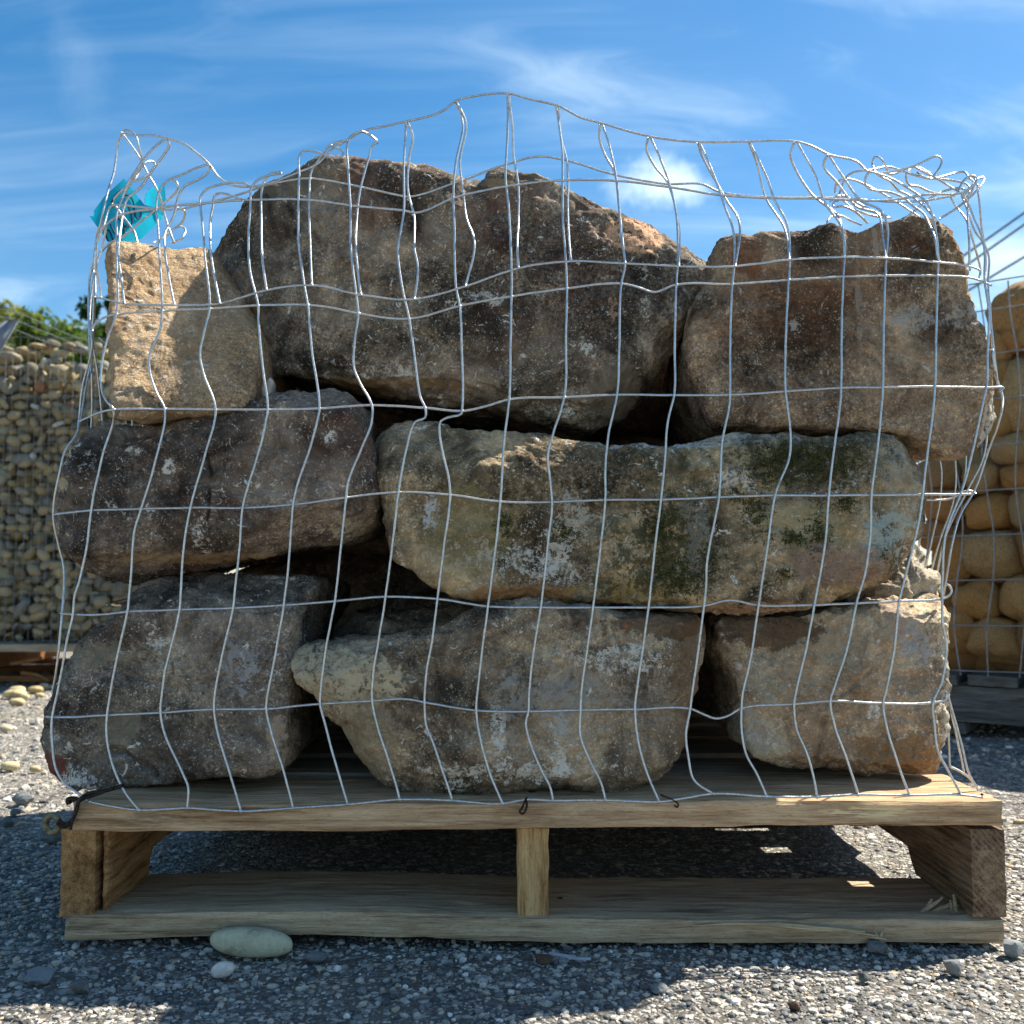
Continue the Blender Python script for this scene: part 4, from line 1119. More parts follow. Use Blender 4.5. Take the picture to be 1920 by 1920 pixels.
Rr = [
    [(678, 246), (691, 251), (708, 268), (700, 269), (691, 297), (677, 348), (669, 410), (667, 465), (677, 553)],
    [(764, 229), (774, 257), (768, 290), (765, 355), (777, 410), (777, 465), (784, 505), (777, 560)],
    [(855, 191), (874, 231), (862, 304), (868, 355), (875, 410), (890, 454), (873, 535)],
    [(954, 177), (961, 239), (963, 290), (972, 348), (972, 410), (970, 465), (972, 503)],
    [(1047, 198), (1052, 257), (1063, 304), (1065, 410), (1070, 490)],
    [(1125, 232), (1124, 260), (1136, 293), (1152, 322), (1161, 392), (1169, 465), (1172, 494)],
    [(1216, 257), (1212, 279), (1227, 311), (1250, 340), (1273, 428), (1273, 499)],
    [(1309, 267), (1315, 289), (1340, 336), (1360, 372), (1386, 416), (1379, 499)],
    [(1404, 267), (1419, 307), (1435, 369), (1472, 431), (1480, 487)],
    [(1490, 266), (1482, 289), (1492, 318), (1523, 365), (1570, 405), (1581, 442), (1583, 482)],
    [(1552, 290), (1544, 310), (1570, 343), (1606, 387), (1647, 402), (1654, 434), (1661, 484)],
    [(528, 322), (510, 325), (500, 331), (492, 350), (490, 420), (492, 485), (500, 544)],
    [(652, 262), (618, 273), (598, 300), (584, 321), (580, 365), (581, 437), (585, 535)],
    Z((150, 220), 5.486, [(1680, 850), (1600, 825), (1540, 800), (1430, 780), (1380, 810), (1370, 900), (1340, 1080), (1340, 1250), (1350, 1420)]) + [(412, 569)],
    Z((150, 220), 5.486, [(1340, 490), (1310, 570), (1250, 620), (1150, 670), (1080, 700), (1020, 790), (990, 900), (975, 980), (930, 1090), (880, 1180), (870, 1260), (880, 1420)]) + [(327, 572)],
    Z((150, 220), 5.486, [(900, 225), (920, 280), (860, 390), (770, 510), (700, 620), (600, 740), (490, 830), (450, 920), (430, 1060), (400, 1300), (395, 1420)]) + [(226, 510), (233, 569)],
    Z((1520, 250), 5.053, [(560, 355), (520, 420), (520, 490), (560, 530), (640, 545), (760, 560), (880, 610), (960, 680), (1070, 760), (1120, 860), (1170, 970), (1215, 1200)]) + [(1763, 492)],
]
for p in Rr:
    n = len(p)
    base = np.array([float(rowY(b)) for a, b in p])
    prof = 0.016 * np.sin(np.linspace(0, math.pi, n)) * (np.array([b for a, b in p]) < 440)
    wire("return_wire", p, base - 0.006 + prof)

o5 = (1520, 250)
LOOPS = [
    Z(o5, 5.053, [(1160, 410), (1000, 315), (740, 385), (710, 300), (660, 235), (610, 225), (585, 280), (600, 350), (650, 400), (760, 460), (830, 540), (920, 580), (1060, 680), (1180, 800)]),
    Z(o5, 5.053, [(270, 590), (330, 430), (400, 370), (540, 350), (640, 330), (730, 315), (850, 350), (1000, 400), (1150, 430), (1290, 400), (1400, 370), (1460, 370), (1510, 430), (1590, 500)]),
    Z(o5, 5.053, [(230, 560), (235, 490), (280, 440), (380, 435), (480, 470), (620, 540), (800, 640), (1040, 800)]),
    Z(o5, 5.053, [(960, 320), (910, 380), (905, 440), (940, 490), (1020, 500), (1120, 550), (1220, 575)]),
    Z(o5, 5.053, [(980, 315), (1100, 380), (1200, 430), (1300, 490), (1410, 560), (1460, 580), (1520, 510), (1600, 420), (1640, 415), (1640, 450), (1560, 560), (1480, 630), (1380, 710), (1220, 810)]),
    Z(o5, 5.053, [(1010, 370), (1080, 420), (1200, 430), (1430, 465), (1500, 500), (1500, 560)]),
    Z(o5, 5.053, [(1400, 540), (1470, 430), (1520, 405), (1560, 430), (1520, 560), (1480, 600)]),
    Z(o5, 5.053, [(1310, 580), (1380, 700), (1480, 830), (1500, 950), (1505, 1250)]),
    Z(o5, 5.053, [(1505, 560), (1490, 760), (1500, 1000), (1510, 1300)]),
    Z(o5, 5.053, [(1430, 590), (1500, 770), (1560, 930), (1650, 1060), (1690, 1180), (1680, 1400)]) + [(1862, 642), (1871, 724)],
    Z(o5, 5.053, [(1580, 510), (1600, 650), (1620, 900), (1650, 1060), (1660, 1300), (1650, 1450), (1690, 1560)]) + [(1858, 600), (1866, 700), (1880, 745), (1878, 770), (1870, 800), (1855, 840), (1827, 920), (1800, 965), (1785, 1020), (1775, 1080), (1768, 1122)],
    Z(o5, 5.053, [(1490, 850), (1560, 1100), (1610, 1320), (1600, 1370)]),
    Z(o5, 5.053, [(1500, 560), (1420, 520), (1230, 560), (1100, 640), (1000, 720), (890, 810)]),
    Z(o5, 5.053, [(270, 640), (220, 650), (215, 700), (300, 690), (420, 740), (540, 850)]),
    Z(o5, 5.053, [(300, 620), (380, 700), (520, 760), (640, 790), (760, 800)]),
    Z(o5, 5.053, [(240, 900), (170, 900), (155, 850), (190, 790), (280, 780), (380, 830), (480, 870)]),
    Z(o5, 5.053, [(180, 650), (240, 600), (300, 590), (360, 610), (500, 690), (640, 760), (720, 790)]),
]
for i, p in enumerate(LOOPS):
    wire("bent_wire", p, [1.09 + 0.012 * ((i * 5) % 4) + 0.010 * math.sin(j * 1.3 + i) for j in range(len(p))], clamp=(i in (9, 10)))
L1 = (150, 220)
TANG = [
    Z(L1, 5.486, [(430, 155), (390, 280), (350, 560), (290, 760), (240, 960), (210, 1110), (170, 1220), (170, 1420)]) + [(170, 560), (168, 610), (172, 640), (170, 666), (156, 718), (148, 789), (145, 810), (122, 846), (113, 880), (100, 965), (109, 1019), (120, 1063), (120, 1110), (115, 1169), (106, 1256), (98, 1300)],
    Z(L1, 5.486, [(430, 155), (480, 130), (540, 150), (580, 200), (610, 320), (640, 440), (630, 520), (590, 600), (550, 650), (620, 640), (700, 590), (760, 520), (775, 480), (740, 450), (680, 460), (640, 500), (560, 620), (480, 740), (400, 900)]),
    Z(L1, 5.486, [(440, 170), (620, 430), (700, 580), (780, 720), (830, 850), (870, 1000), (940, 1220), (970, 1290)]),
    Z(L1, 5.486, [(940, 650), (990, 660), (1005, 720), (980, 780), (880, 870), (760, 960), (560, 1130), (430, 1230), (300, 1300), (200, 1400)]),
    Z(L1, 5.486, [(1000, 930), (1070, 960), (1075, 1010), (1050, 1080), (980, 1140), (870, 1220), (760, 1290)]),
    Z(L1, 5.486, [(870, 1240), (960, 1150), (1040, 1120), (1080, 1150), (1080, 1190), (1040, 1250), (940, 1290)]),
    Z(L1, 5.486, [(470, 910), (340, 905), (310, 920), (250, 1100), (200, 1210), (165, 1300), (160, 1420)]) + [(172, 500), (166, 560), (168, 640), (171, 700)],
    Z(L1, 5.486, [(350, 900), (430, 1000), (520, 1120), (570, 1200), (580, 1270)]),
    [(196, 415), (184, 440), (177, 474), (175, 520), (176, 560), (172, 640), (168, 690), (160, 735), (151, 786), (145, 815), (135, 830)],
    [(180, 458), (179, 520), (177, 600), (173, 661), (172, 784), (171, 803)],
    [(176, 560), (174, 640), (182, 692), (188, 745), (193, 797)],
    [(178, 470), (178, 492), (185, 523), (190, 559)],
    Z(L1, 5.486, [(560, 1420), (590, 1290), (450, 1030), (330, 890), (430, 750), (560, 640)]),
    [(199, 425), (190, 470), (180, 500), (179, 557)],
]
for i, p in enumerate(TANG):
    Yb = [1.085, 1.10, 1.12, 1.12, 1.15, 1.18, 1.11, 1.13, 1.13, 1.16, 1.19, 1.08, 1.14, 1.09][i]
    wire("bent_wire", p, [Yb + 0.008 * math.sin(j * 1.1 + i) for j in range(len(p))], clamp=(i in (0, 11)))
RS = [
    ([(1758, 790), (1761, 855), (1765, 885), (1762, 939), (1749, 1004), (1729, 1095)], 1.30),
    ([(1788, 800), (1791, 860), (1792, 905), (1787, 939), (1761, 1017), (1741, 1095)], 1.25),
    ([(1811, 840), (1809, 890), (1797, 934), (1771, 1009), (1753, 1098)], 1.20),
    ([(1851, 815), (1845, 855), (1813, 921), (1790, 965), (1771, 1012), (1767, 1056), (1766, 1124)], 1.12),
    ([(1731, 937), (1780, 935), (1792, 930), (1805, 922), (1826, 922), (1829, 926)], 1.16),
    ([(1729, 1095), (1748, 1099), (1755, 1100), (1763, 1108), (1767, 1120)], 1.18),
    ([(1727, 935), (1726, 985), (1722, 1040)], 1.28),
    ([(1774, 1293), (1778, 1366), (1781, 1439)], 1.20),
    ([(1775, 1297), (1792, 1373), (1807, 1446)], 1.13),
    ([(1776, 1300), (1803, 1395), (1818, 1453), (1841, 1492)], 1.07),
    ([(1781, 1437), (1800, 1446), (1818, 1459), (1832, 1478), (1841, 1494)], 1.09),
]
for p, Y in RS:
    wire("side_wire", p, Y, clamp=False)
# side walls of the cage going back along the pallet
rgw = np.random.default_rng(11)
ZR = [0.160, 0.237, 0.335, 0.432, 0.535, 0.63]
for sx in (-1, 1):
    xs = lambda y, z: sx * (0.452 + 0.012 * math.sin(y * 9 + z * 5)) + (0.035 if sx > 0 else 0.0)
    for z in ZR:
        ys = np.linspace(1.12 if sx < 0 else 1.22, 1.95, 12)
        P = np.array([[xs(y, z) + rgw.normal() * 0.002, y, z + rgw.normal() * 0.003] for y in ys])
        V, F = tube(catmull(P, 0.02), WR)
        link("side_wire", mesh_np("side_wire", V - CO, F, m_wire), parent=cage)
    for y in np.arange(1.24 if sx < 0 else 1.33, 1.96, 0.0508):
        P = np.array([[xs(y, z) + rgw.normal() * 0.003, y + rgw.normal() * 0.003, z] for z in (0.144, *ZR[1:], 0.66)])
        V, F = tube(catmull(P, 0.02), WR)
        link("side_wire", mesh_np("side_wire", V - CO, F, m_wire), parent=cage)

# weld beads where the wires cross
hset = {}
for row, Y in ((H1, 1.036), (H2, 1.040), (H3, 1.042), (H4, 1.046), (H5, 1.055), (H6, 1.050), (H0, 1.0245)):
    for p in row:
        hset[p] = Y
Vs = []
for k in C:
    for p in C[k]:
        if p in hset:
            Yn = min(hset[p], float(rowY(p[1])))
            hit = FR.ray_cast(cam_o, Vector(pdir(*p)).normalized())[0]
            if hit is not None:
                Yn = min(Yn, hit[1] - WR - 0.0012)
            V, F = ICO1
            Vs.append((V * np.array([0.0024, 0.0016, 0.0021]) * rgw.uniform(0.8, 1.15) + at(p[0], p[1], Yn - 0.0008), F))
V, F = join(Vs)
link("weld_beads", mesh_np("weld_beads", V - CO, F, m_wire), parent=cage, kind='stuff')

# nail heads in the front boards
m_nail, t = new_mat("rusty_nail_head")
finish(t, (0.07, 0.045, 0.03), 0.6, None, metallic=0.6)
for (x, y, z) in ((-0.428, 1.06, 0.1424), (-0.43, 1.12, 0.1424), (0.02, 1.07, 0.1424), (0.024, 1.13, 0.1424), (0.468, 1.055, 0.1424), (0.472, 1.12, 0.1424), (0.466, 1.09, 0.0285), (-0.392, 1.10, 0.0290), (0.05, 1.09, 0.0290)):
    V, F = ICO2
    link("nail_head", mesh_np("nail_head", V * np.array([0.0036, 0.0036, 0.0010]) + np.array([x, y, z]) - PO, F, m_nail), parent=pallet)

# black tie wires and staples
for p, Yt, rr_ in [([(232, 1472), (200, 1482), (165, 1488), (150, 1498), (144, 1512), (140, 1530), (128, 1543), (114, 1546)], 1.024, 0.0019),
              ([(212, 1478), (180, 1490), (150, 1502), (142, 1520), (136, 1538), (122, 1550), (108, 1544), (112, 1538), (120, 1546), (134, 1540)], 1.022, 0.0017),
              ([(168, 1494), (150, 1500), (145, 1520), (138, 1534), (132, 1556)], 1.020, 0.0014),
              ([(130, 1508), (128, 1500), (140, 1499), (152, 1503)], 1.04, 0.003),
              ([(988, 1495), (984, 1503), (978, 1516), (974, 1522), (980, 1526), (985, 1520), (988, 1508), (985, 1498)], 1.0225, 0.0011),
              ([(1238, 1490), (1262, 1500), (1272, 1508), (1270, 1514), (1264, 1510)], 1.024, 0.0009),
              ([(1832, 1500), (1842, 1492), (1848, 1498), (1836, 1502), (1842, 1488)], 1.05, 0.0013)]:
    wire("tie_wire", p, Yt, clamp=False, r=rr_, mat=m_tie, step=4)
ring = [(98 + 14 * math.cos(a) * 0.9, 1545 + 15 * math.sin(a)) for a in np.linspace(0, 6.283, 14)]
m_ring, t = new_mat("mossy_metal_washer")
finish(t, t.ramp(t.noise(t.n('ShaderNodeTexCoord').outputs['Object'], 200, 4), [(0.35, (0.07, 0.06, 0.03)), (0.65, (0.26, 0.24, 0.14))]), 0.8)
wire("staple_ring", ring, 1.040, clamp=False, r=0.0036, mat=m_ring, step=5)

# ------------------------------------------------------------------ blue plastic tag with handwriting
m_tag, t = new_mat("blue_plastic_tag")
tg = t.n('ShaderNodeTexCoord').outputs['Object']
ctag = t.ramp(t.noise(tg, 30, 3, 0.5), [(0.3, (0.0, 0.38, 0.52)), (0.7, (0.01, 0.52, 0.66))])
bs = t.n('ShaderNodeBsdfPrincipled', {'Base Color': ctag, 'Roughness': 0.35, 'Specular IOR Level': 0.4})
tr = t.n('ShaderNodeBsdfTranslucent', {'Color': (0.03, 0.72, 0.88, 1)})
ms = t.n('ShaderNodeMixShader', {0: 0.5, 1: bs.outputs[0], 2: tr.outputs[0]})
t.n('ShaderNodeOutputMaterial', {'Surface': ms.outputs[0]})
m_ink, t = new_mat("dark_blue_marker_ink")
finish(t, (0.004, 0.008, 0.035), 0.5)
TO = at(240, 450, 1.16)
tag_root = thing("plastic_tag", "bright blue plastic tag with loose handwriting hanging in the upper left of the cage", "tag", TO)
q = (150, 320)


def zt(L):
    return [(q[0] + a / 10.667, q[1] + b / 10.667) for a, b in L]


def sheet(name, outline, Yfun, thick=0.0007, sub=14, hole=None):
    import bmesh
    pts = np.array(outline)
    bm = bmesh.new()
    f = bm.faces.new([bm.verts.new((a, b, 0)) for a, b in pts])
    bmesh.ops.triangulate(bm, faces=[f])
    bmesh.ops.subdivide_edges(bm, edges=bm.edges[:], cuts=5, use_grid_fill=True)
    co = np.array([v.co[:2] for v in bm.verts])
    Yv = np.array([Yfun(a, b) for a, b in co])
    W = at_n(co, Yv)
    for v, p_ in zip(bm.verts, W):
        v.co = Vector(p_ - TO)
    bmesh.ops.recalc_face_normals(bm, faces=bm.faces)
    me = bpy.data.meshes.new(name)
    bm.to_mesh(me)
    bm.free()
    me.materials.append(m_tag)
    o = link(name, me, parent=tag_root)
    md = o.modifiers.new("thickness", 'SOLIDIFY')
    md.thickness = thick
    return o


tagY = lambda a, b: 1.150 + 0.00045 * (a - 235) + 0.00002 * (b - 400) + 0.0000035 * (a - 240) ** 2
sheet("tag_sheet", zt([(185, 905), (275, 905), (285, 840), (265, 820), (480, 520), (880, 155), (945, 215), (1290, 690), (1500, 740), (1640, 910), (1665, 950), (1400, 1200), (1150, 1425), (990, 1400), (560, 1420)]), tagY)
sheet("tag_fold", zt([(1300, 690), (1285, 560), (1330, 440), (1400, 360), (1500, 300), (1640, 275), (1690, 290), (1715, 600), (1690, 860), (1640, 900), (1560, 840), (1600, 560), (1560, 420), (1480, 405), (1400, 430), (1345, 480), (1360, 560), (1500, 740)]), lambda a, b: tagY(a, b) - 0.004 - 0.00006 * (a - 290) ** 2 * 0.25)
INK = [zt([(560, 1410), (520, 1300), (515, 1220), (550, 1185), (590, 1210), (625, 1290), (660, 1400)]),
       zt([(610, 1070), (640, 1150), (700, 1260)]), zt([(760, 940), (820, 990), (870, 1080), (880, 1130)]),
       zt([(930, 1100), (890, 1130), (875, 1160), (885, 1230), (860, 1280), (820, 1290)]),
       zt([(960, 720), (1000, 800), (1030, 900), (1040, 1000), (1020, 1090), (930, 1120)]),
       zt([(790, 680), (810, 590), (880, 510), (960, 490), (1030, 550), (1070, 650), (1085, 780), (1110, 900), (1150, 970), (1200, 950), (1225, 870), (1215, 820)]),
       zt([(630, 640), (690, 520), (780, 420), (880, 360)]), zt([(1640, 490), (1650, 640)]), zt([(1400, 370), (1480, 350)])]
for p in INK:
    P = catmull(at_n(p, np.array([tagY(a, b) for a, b in p]) - 0.0016), 0.002)
    V, F = tube(P, 0.0009)
    link("handwriting", mesh_np("handwriting", V - TO, F, m_ink), parent=tag_root)

# ------------------------------------------------------------------ loose stones on the ground
def cobble(radii, seed, amp=0.08, sub=ICO3, power=0.9):
    V, F = sub
    V = np.sign(V) * np.abs(V) ** power
    V = V / np.linalg.norm(V, axis=1)[:, None] ** 0.6
    V = V * (1 + amp * fbm(V, 0.9, 3, seed))[:, None]
    V = V * np.array(radii)
    return V, F


m_grn = stone_mat("grey_green_cobble", [(0.46, 0.44, 0.29), (0.50, 0.48, 0.33)], 1, 0.6, 0.0008)
m_wht = stone_mat("pale_pebble", [(0.66, 0.63, 0.58), (0.70, 0.67, 0.62)], 2)
m_blu = stone_mat("blue_grey_stone", [(0.13, 0.15, 0.155), (0.20, 0.215, 0.22)], 3)
m_yel = stone_mat("yellow_river_stone", [(0.50, 0.38, 0.17), (0.60, 0.50, 0.30), (0.55, 0.50, 0.38)], 4)
m_brn = stone_mat("brown_chip", [(0.10, 0.06, 0.04), (0.13, 0.08, 0.05)], 5)
GS = [  # px centre x, base y, half width px, half height px, depth ratio, material, name, label, category, angular
    (465, 1797, 77, 26, 0.5, m_grn, "cobble", "smooth grey green oblong cobble touching the front of the near pallet", "stone", 0, -4),
    (415, 1833, 22, 14, 0.9, m_wht, "pebble", "small pale grey pebble just in front of the grey green cobble", "pebble", 0, 15),
    (590, 1803, 21, 9, 0.9, m_blu, "pebble", "small dark pebble on the ground right of the grey green cobble", "pebble", 0, 0),
    (1792, 1832, 20, 17, 0.9, m_blu, "broken_stone", "dark angular stone on sunlit gravel in front of the right end of the pallet", "stone", 1, 0),
    (1905, 1795, 22, 18, 1, m_blu, "broken_stone", "blue grey stone at the right edge just past the pallet corner", "stone", 1, 0),
    (36, 1512, 22, 12, 1, m_blu, "broken_stone", "upper of the dark flat stones in the shade left of the pallet", "stone", 1, 0),
    (90, 1580, 24, 12, 1, m_blu, "broken_stone", "dark flat stone beside the left stringer of the near pallet", "stone", 1, 0),
    (8, 1552, 14, 9, 1, m_blu, "broken_stone", "dark stone cut by the left edge of the view", "stone", 1, 0),
    (26, 1528, 12, 6, 1, m_blu, "broken_stone", "lower and smaller of the dark flat stones in the shade left of the pallet", "stone", 1, 0),
    (68, 1845, 26, 14, 1, m_blu, "broken_stone", "blue grey angular stone on the shaded ground near the lower left corner", "stone", 1, 0),
    (142, 1860, 20, 10, 1, m_blu, "broken_stone", "flat blue grey stone in the lower left, nearest the bottom of the view", "stone", 1, 0),
    (1020, 1806, 24, 8, 0.8, m_brn, "bark_chip", "brown bark chip lying in the shade under the middle stringer", "wood chip", 1, 0),
    (1490, 1893, 13, 9, 1, m_brn, "broken_stone", "small brown angular stone on sunlit gravel near the bottom edge", "stone", 1, 0),
    (1240, 1863, 18, 9, 1, m_blu, "broken_stone", "dark flat stone on sunlit gravel near the shadow edge", "stone", 1, 0),
    (1625, 1840, 13, 9, 1, m_blu, "broken_stone", "blue grey chip on sunlit gravel right of the middle stringer", "stone", 1, 0),
    (1650, 1786, 26, 10, 1, m_blu, "broken_stone", "blue grey stone tucked under the splintered part of the lower board", "stone", 1, 0),
    (22, 1310, 22, 9, 1, m_yel, "river_stone", "yellow river stone at the left edge below the far left pallet", "river stone", 0, 0),
    (28, 1302, 16, 8, 1, m_yel, "river_stone", "yellow river stone in the middle of the row by the far left pallet", "river stone", 0, 0),
    (44, 1312, 9, 6, 1, m_yel, "river_stone", "small round yellow river stone right of its group by the far left pallet", "river stone", 0, 0),
    (28, 1323, 15, 7, 1, m_yel, "river_stone", "yellow river stone nearest the viewer in the group by the far left pallet", "river stone", 0, 0),
    (63, 1300, 15, 7, 1, m_yel, "river_stone", "pale river stone beside the dark corner stone, left of its pale pair", "river stone", 0, 0),
    (80, 1294, 10, 7, 1, m_yel, "river_stone", "pale river stone touching the dark corner stone in the view", "river stone", 0, 0),
    (72, 1308, 9, 5, 1, m_yel, "river_stone", "smallest pale river stone below the pale pair", "river stone", 0, 0),
    (14, 1445, 17, 9, 1, m_yel, "river_stone", "lone yellow river stone at the far edge of the shade on the left", "river stone", 0, 0),
    (8, 1372, 12, 7, 1, m_yel, "river_stone", "cream river stone on sunlit gravel at the left edge", "river stone", 0, 0),
    (63, 1447, 10, 6, 1, m_yel, "river_stone", "small pale stone where the sunlit gravel meets the shade on the left", "river stone", 0, 0),
]
for i, (px, by, hw, hh, dr, mat, nm, lab, cat, angular, tilt) in enumerate(GS):
    g = ground(px, by)
    sc = g[1] / FPX
    a, b = hw * sc, max(hh * sc, 0.002)
    V, F = cobble((a, a * dr * (0.62 if not angular else 0.8), b), 40 + i, (0.04 if i == 0 else 0.10) if not angular else 0.35, ICO4 if i < 2 else ICO3, 0.62 if i == 0 else 0.85)
    if angular:
        rgi = np.random.default_rng(i)
        for _ in range(9):
            nv = rgi.normal(size=3)
            nv /= np.linalg.norm(nv)
            pr = V @ nv
            ex = pr - pr.max() * 0.72
            V = V - np.where(ex > 0, ex * 0.9, 0)[:, None] * nv
    if tilt:
        aa = math.radians(-tilt)
        V = np.stack([V[:, 0] * math.cos(aa) + V[:, 2] * math.sin(aa), V[:, 1], -V[:, 0] * math.sin(aa) + V[:, 2] * math.cos(aa)], 1)
    V[:, 2] -= V[:, 2].min() + 0.002
    me = mesh_np(nm, V, F, mat, smooth=not angular)
    grp = {"river_stone": "yellow river stones by the far left pallet", "broken_stone": "loose broken stones round the near pallet"}.get(nm)
    thing(nm, lab, cat, (g[0], g[1] + a * dr * 0.5, 0), group=grp, me=me)
# strip of clear plastic on the ground
m_clear, t = new_mat("clear_plastic_strip")
finish(t, (0.5, 0.55, 0.6), 0.25, spec=0.5, extra={'Alpha': 0.45})
sp = [ground(a, b, 0.004) for a, b in ((1030, 1786), (1055, 1790), (1085, 1796), (1108, 1796))]
V, F = tube(catmull(sp, 0.004), 0.0034)
V[:, 2] = 0.002 + (V[:, 2] - V[:, 2].min()) * 0.4
thing("plastic_strip", "thin strip of clear plastic lying on the shaded gravel under the lower board", "plastic strip", (0, 0, 0), me=mesh_np("plastic_strip", V, F, m_clear))

# ------------------------------------------------------------------ far left: pallet, fine mesh cage of river stones
wood_far = wood_mat("pale_far_pallet_wood", 0, (0.20, 0.15, 0.10), (0.38, 0.30, 0.20), (0.52, 0.44, 0.32), 0.3, 12.0)
wood_org = wood_mat("orange_far_wood", 0, (0.15, 0.055, 0.02), (0.33, 0.14, 0.05), (0.45, 0.22, 0.09), 0.4, 13.0)
YL = 3.42
LX0, LX1 = -2.75, -1.10
LO = np.array([-1.9, YL, 0.0])
pl = thing("wooden_pallet", "pale wooden pallet under the fine mesh cage of river stones on the far left", "pallet", LO)
board("deck_board", LX0, LX1, YL - 0.02, YL + 0.12, 0.113, 0.140, wood_far, pl, LO, 60, 30, 3, 2)
for i, y in enumerate((0.16, 0.32, 0.48, 0.64, 0.80)):
    board("deck_board", LX0, LX1, YL + y, YL + y + 0.12, 0.113, 0.138, wood_far, pl, LO, 61 + i, 12, 2, 2)
for x in (LX0, -1.94, LX1 - 0.04):
    board("stringer", x, x + 0.04, YL + 0.02, YL + 0.9, 0.025, 0.1125, wood_org, pl, LO, 70, 2, 10, 3)
for y in (0.10, 0.45, 0.80):
    board("bottom_board", LX0, LX1, YL + y, YL + y + 0.09, 0.003, 0.0245, wood_org, pl, LO, 75, 12, 2, 2)
for p, Y in (([(20, 1245), (50, 1240), (78, 1234)], YL + 0.05), ([(40, 1262), (70, 1266), (92, 1277)], YL + 0.03)):
    P = at_n(p, Y)
    V, F = tube(catmull(P, 0.02), 0.007)
    link("broken_slat", mesh_np("broken_slat", V - LO, F, wood_org), parent=pl)

RIV = [(0.20, 0.17, 0.10), (0.34, 0.29, 0.17), (0.46, 0.38, 0.22), (0.25, 0.245, 0.21), (0.15, 0.135, 0.10), (0.42, 0.33, 0.18), (0.30, 0.235, 0.11), (0.56, 0.46, 0.27)]
m_riv = stone_mat("mixed_river_stone", RIV, 6, 0.7)
m_rivw = stone_mat("white_river_stone", [(0.62, 0.60, 0.55), (0.66, 0.64, 0.6)], 7, 0.7)
m_rivo = stone_mat("orange_river_stone", [(0.40, 0.17, 0.08), (0.42, 0.20, 0.10)], 8, 0.7)
riv_me = []
for i in range(10):
    V, F = cobble((1, 0.72, 0.55 + 0.05 * (i % 6)), 200 + i, 0.22, ICO2, 0.85)
    riv_me.append(mesh_np("river_stone", V, F, m_riv))
rw = riv_me[0].copy(); rw.materials[0] = m_rivw
ro = riv_me[3].copy(); ro.materials[0] = m_rivo
RL = "rounded river stone packed behind the fine mesh on the far left"
SPECIAL = {(45, 1070): 0}
placed = []
rg = np.random.default_rng(21)
zmax = lambda x: 1.10 + 0.03 * math.sin(x * 9) + 0.02 * math.sin(x * 23)
z = 0.165
row = 0
cells_ = []
while z < 1.13:
    x = -1.86 + (row % 2) * 0.027
    while x < -1.12:
        cells_.append((x + rg.normal() * 0.006, z + rg.normal() * 0.005, row))
        x += rg.uniform(0.031, 0.058)
    z += 0.0300
    row += 1
vis = []
for (x, z, row) in cells_:
    w_, p_ = None, project(np.array([[x, YL + 0.03, z]]))[0]
    vis.append(((-12 < p_[0] < 190) or (190 <= p_[0] < 270 and p_[1] > 1075), x, z, p_))
ind = [v for v in vis if v[0] and v[2] < zmax(v[1]) + 0.02][:300]
cnt = 0
wt = [(352 / 1920, 0)]
special_px = {"white river stone, brightest in the lower middle of the far left cage": (118, 798), "white rounded stone near the top of the far left cage": (78, 672),
              "orange brown river stone in the upper part of the far left cage": (65, 720), "small orange stone level with the left wires of the near cage": (128, 757),
              "pale oval stone standing upright in the far left cage": (67, 757), "yellowish stone in the lower part of the far left cage": (55, 864)}
spec_used = {}
for lab, (a, b) in special_px.items():
    best = min(range(len(ind)), key=lambda i: (ind[i][3][0] - a) ** 2 + (ind[i][3][1] - b) ** 2 + (1e6 if i in spec_used else 0))
    spec_used[best] = lab
for i, (_, x, z, p_) in enumerate(ind):
    lab = spec_used.get(i, RL)
    me = riv_me[i % 10]
    if i in spec_used:
        me = ro if 'orange' in lab else rw
    s = rg.choice([0.015, 0.019, 0.023, 0.027, 0.036], p=[0.25, 0.28, 0.25, 0.15, 0.07])
    o = thing("river_stone", lab, "river stone", (x, YL + rg.uniform(0.028, 0.05), z), (rg.normal() * 0.35, rg.normal() * 0.5, rg.normal() * 0.4), group="river stones in the fine mesh cage on the far left", me=me)
    o.scale = (s * rg.uniform(0.85, 1.25), s, s * rg.uniform(0.8, 1.1))
# the top layer, sunlit
TOPL = [(15, 672, 26), (52, 664, 28), (92, 655, 22), (112, 664, 19), (98, 645, 15), (145, 652, 18), (128, 648, 14), (8, 655, 18), (160, 658, 17), (180, 652, 16), (70, 649, 15), (200, 664, 18)]
for i, (a, b, r_) in enumerate(TOPL):
    Yt = YL + 0.06 + 0.05 * (i % 3)
    c_ = at(a, b, Yt)
    o = thing("river_stone", ["sunlit cream stone on the top layer of the far left cage", "sunlit cream stone on the top layer of the far left cage"][0], "river stone", c_, (0.2 * (i % 3 - 1), 0.15 * (i % 2), i), group="sunlit stones on top of the far left cage", me=riv_me[i % 10])
    s = r_ / FPX * Yt
    o.scale = (s, s, s * 0.75)
# the mass of stones behind and beside them
Vs = []
n = 0
while n < 2200:
    x, z = rg.uniform(LX0 + 0.05, LX1 - 0.03), rg.uniform(0.15, 1.10)
    hidden_front = project(np.array([[x, YL, z]]))[0]
    y = YL + rg.uniform(0.075, 0.14) if (-5 < hidden_front[0] < 192) else YL + rg.uniform(0.03, 0.14)
    s = rg.uniform(0.020, 0.034)
    V, F = ICO1 if s < 0 else ICO2
    V = V * np.array([s * 1.2, s, s * 0.8])
    a = rg.uniform(0, 3.1)
    V = np.stack([V[:, 0] * math.cos(a * 0.2) - V[:, 2] * math.sin(a * 0.2), V[:, 1], V[:, 0] * math.sin(a * 0.2) + V[:, 2] * math.cos(a * 0.2)], 1)
    Vs.append((V + np.array([x, y, z]), F))
    n += 1
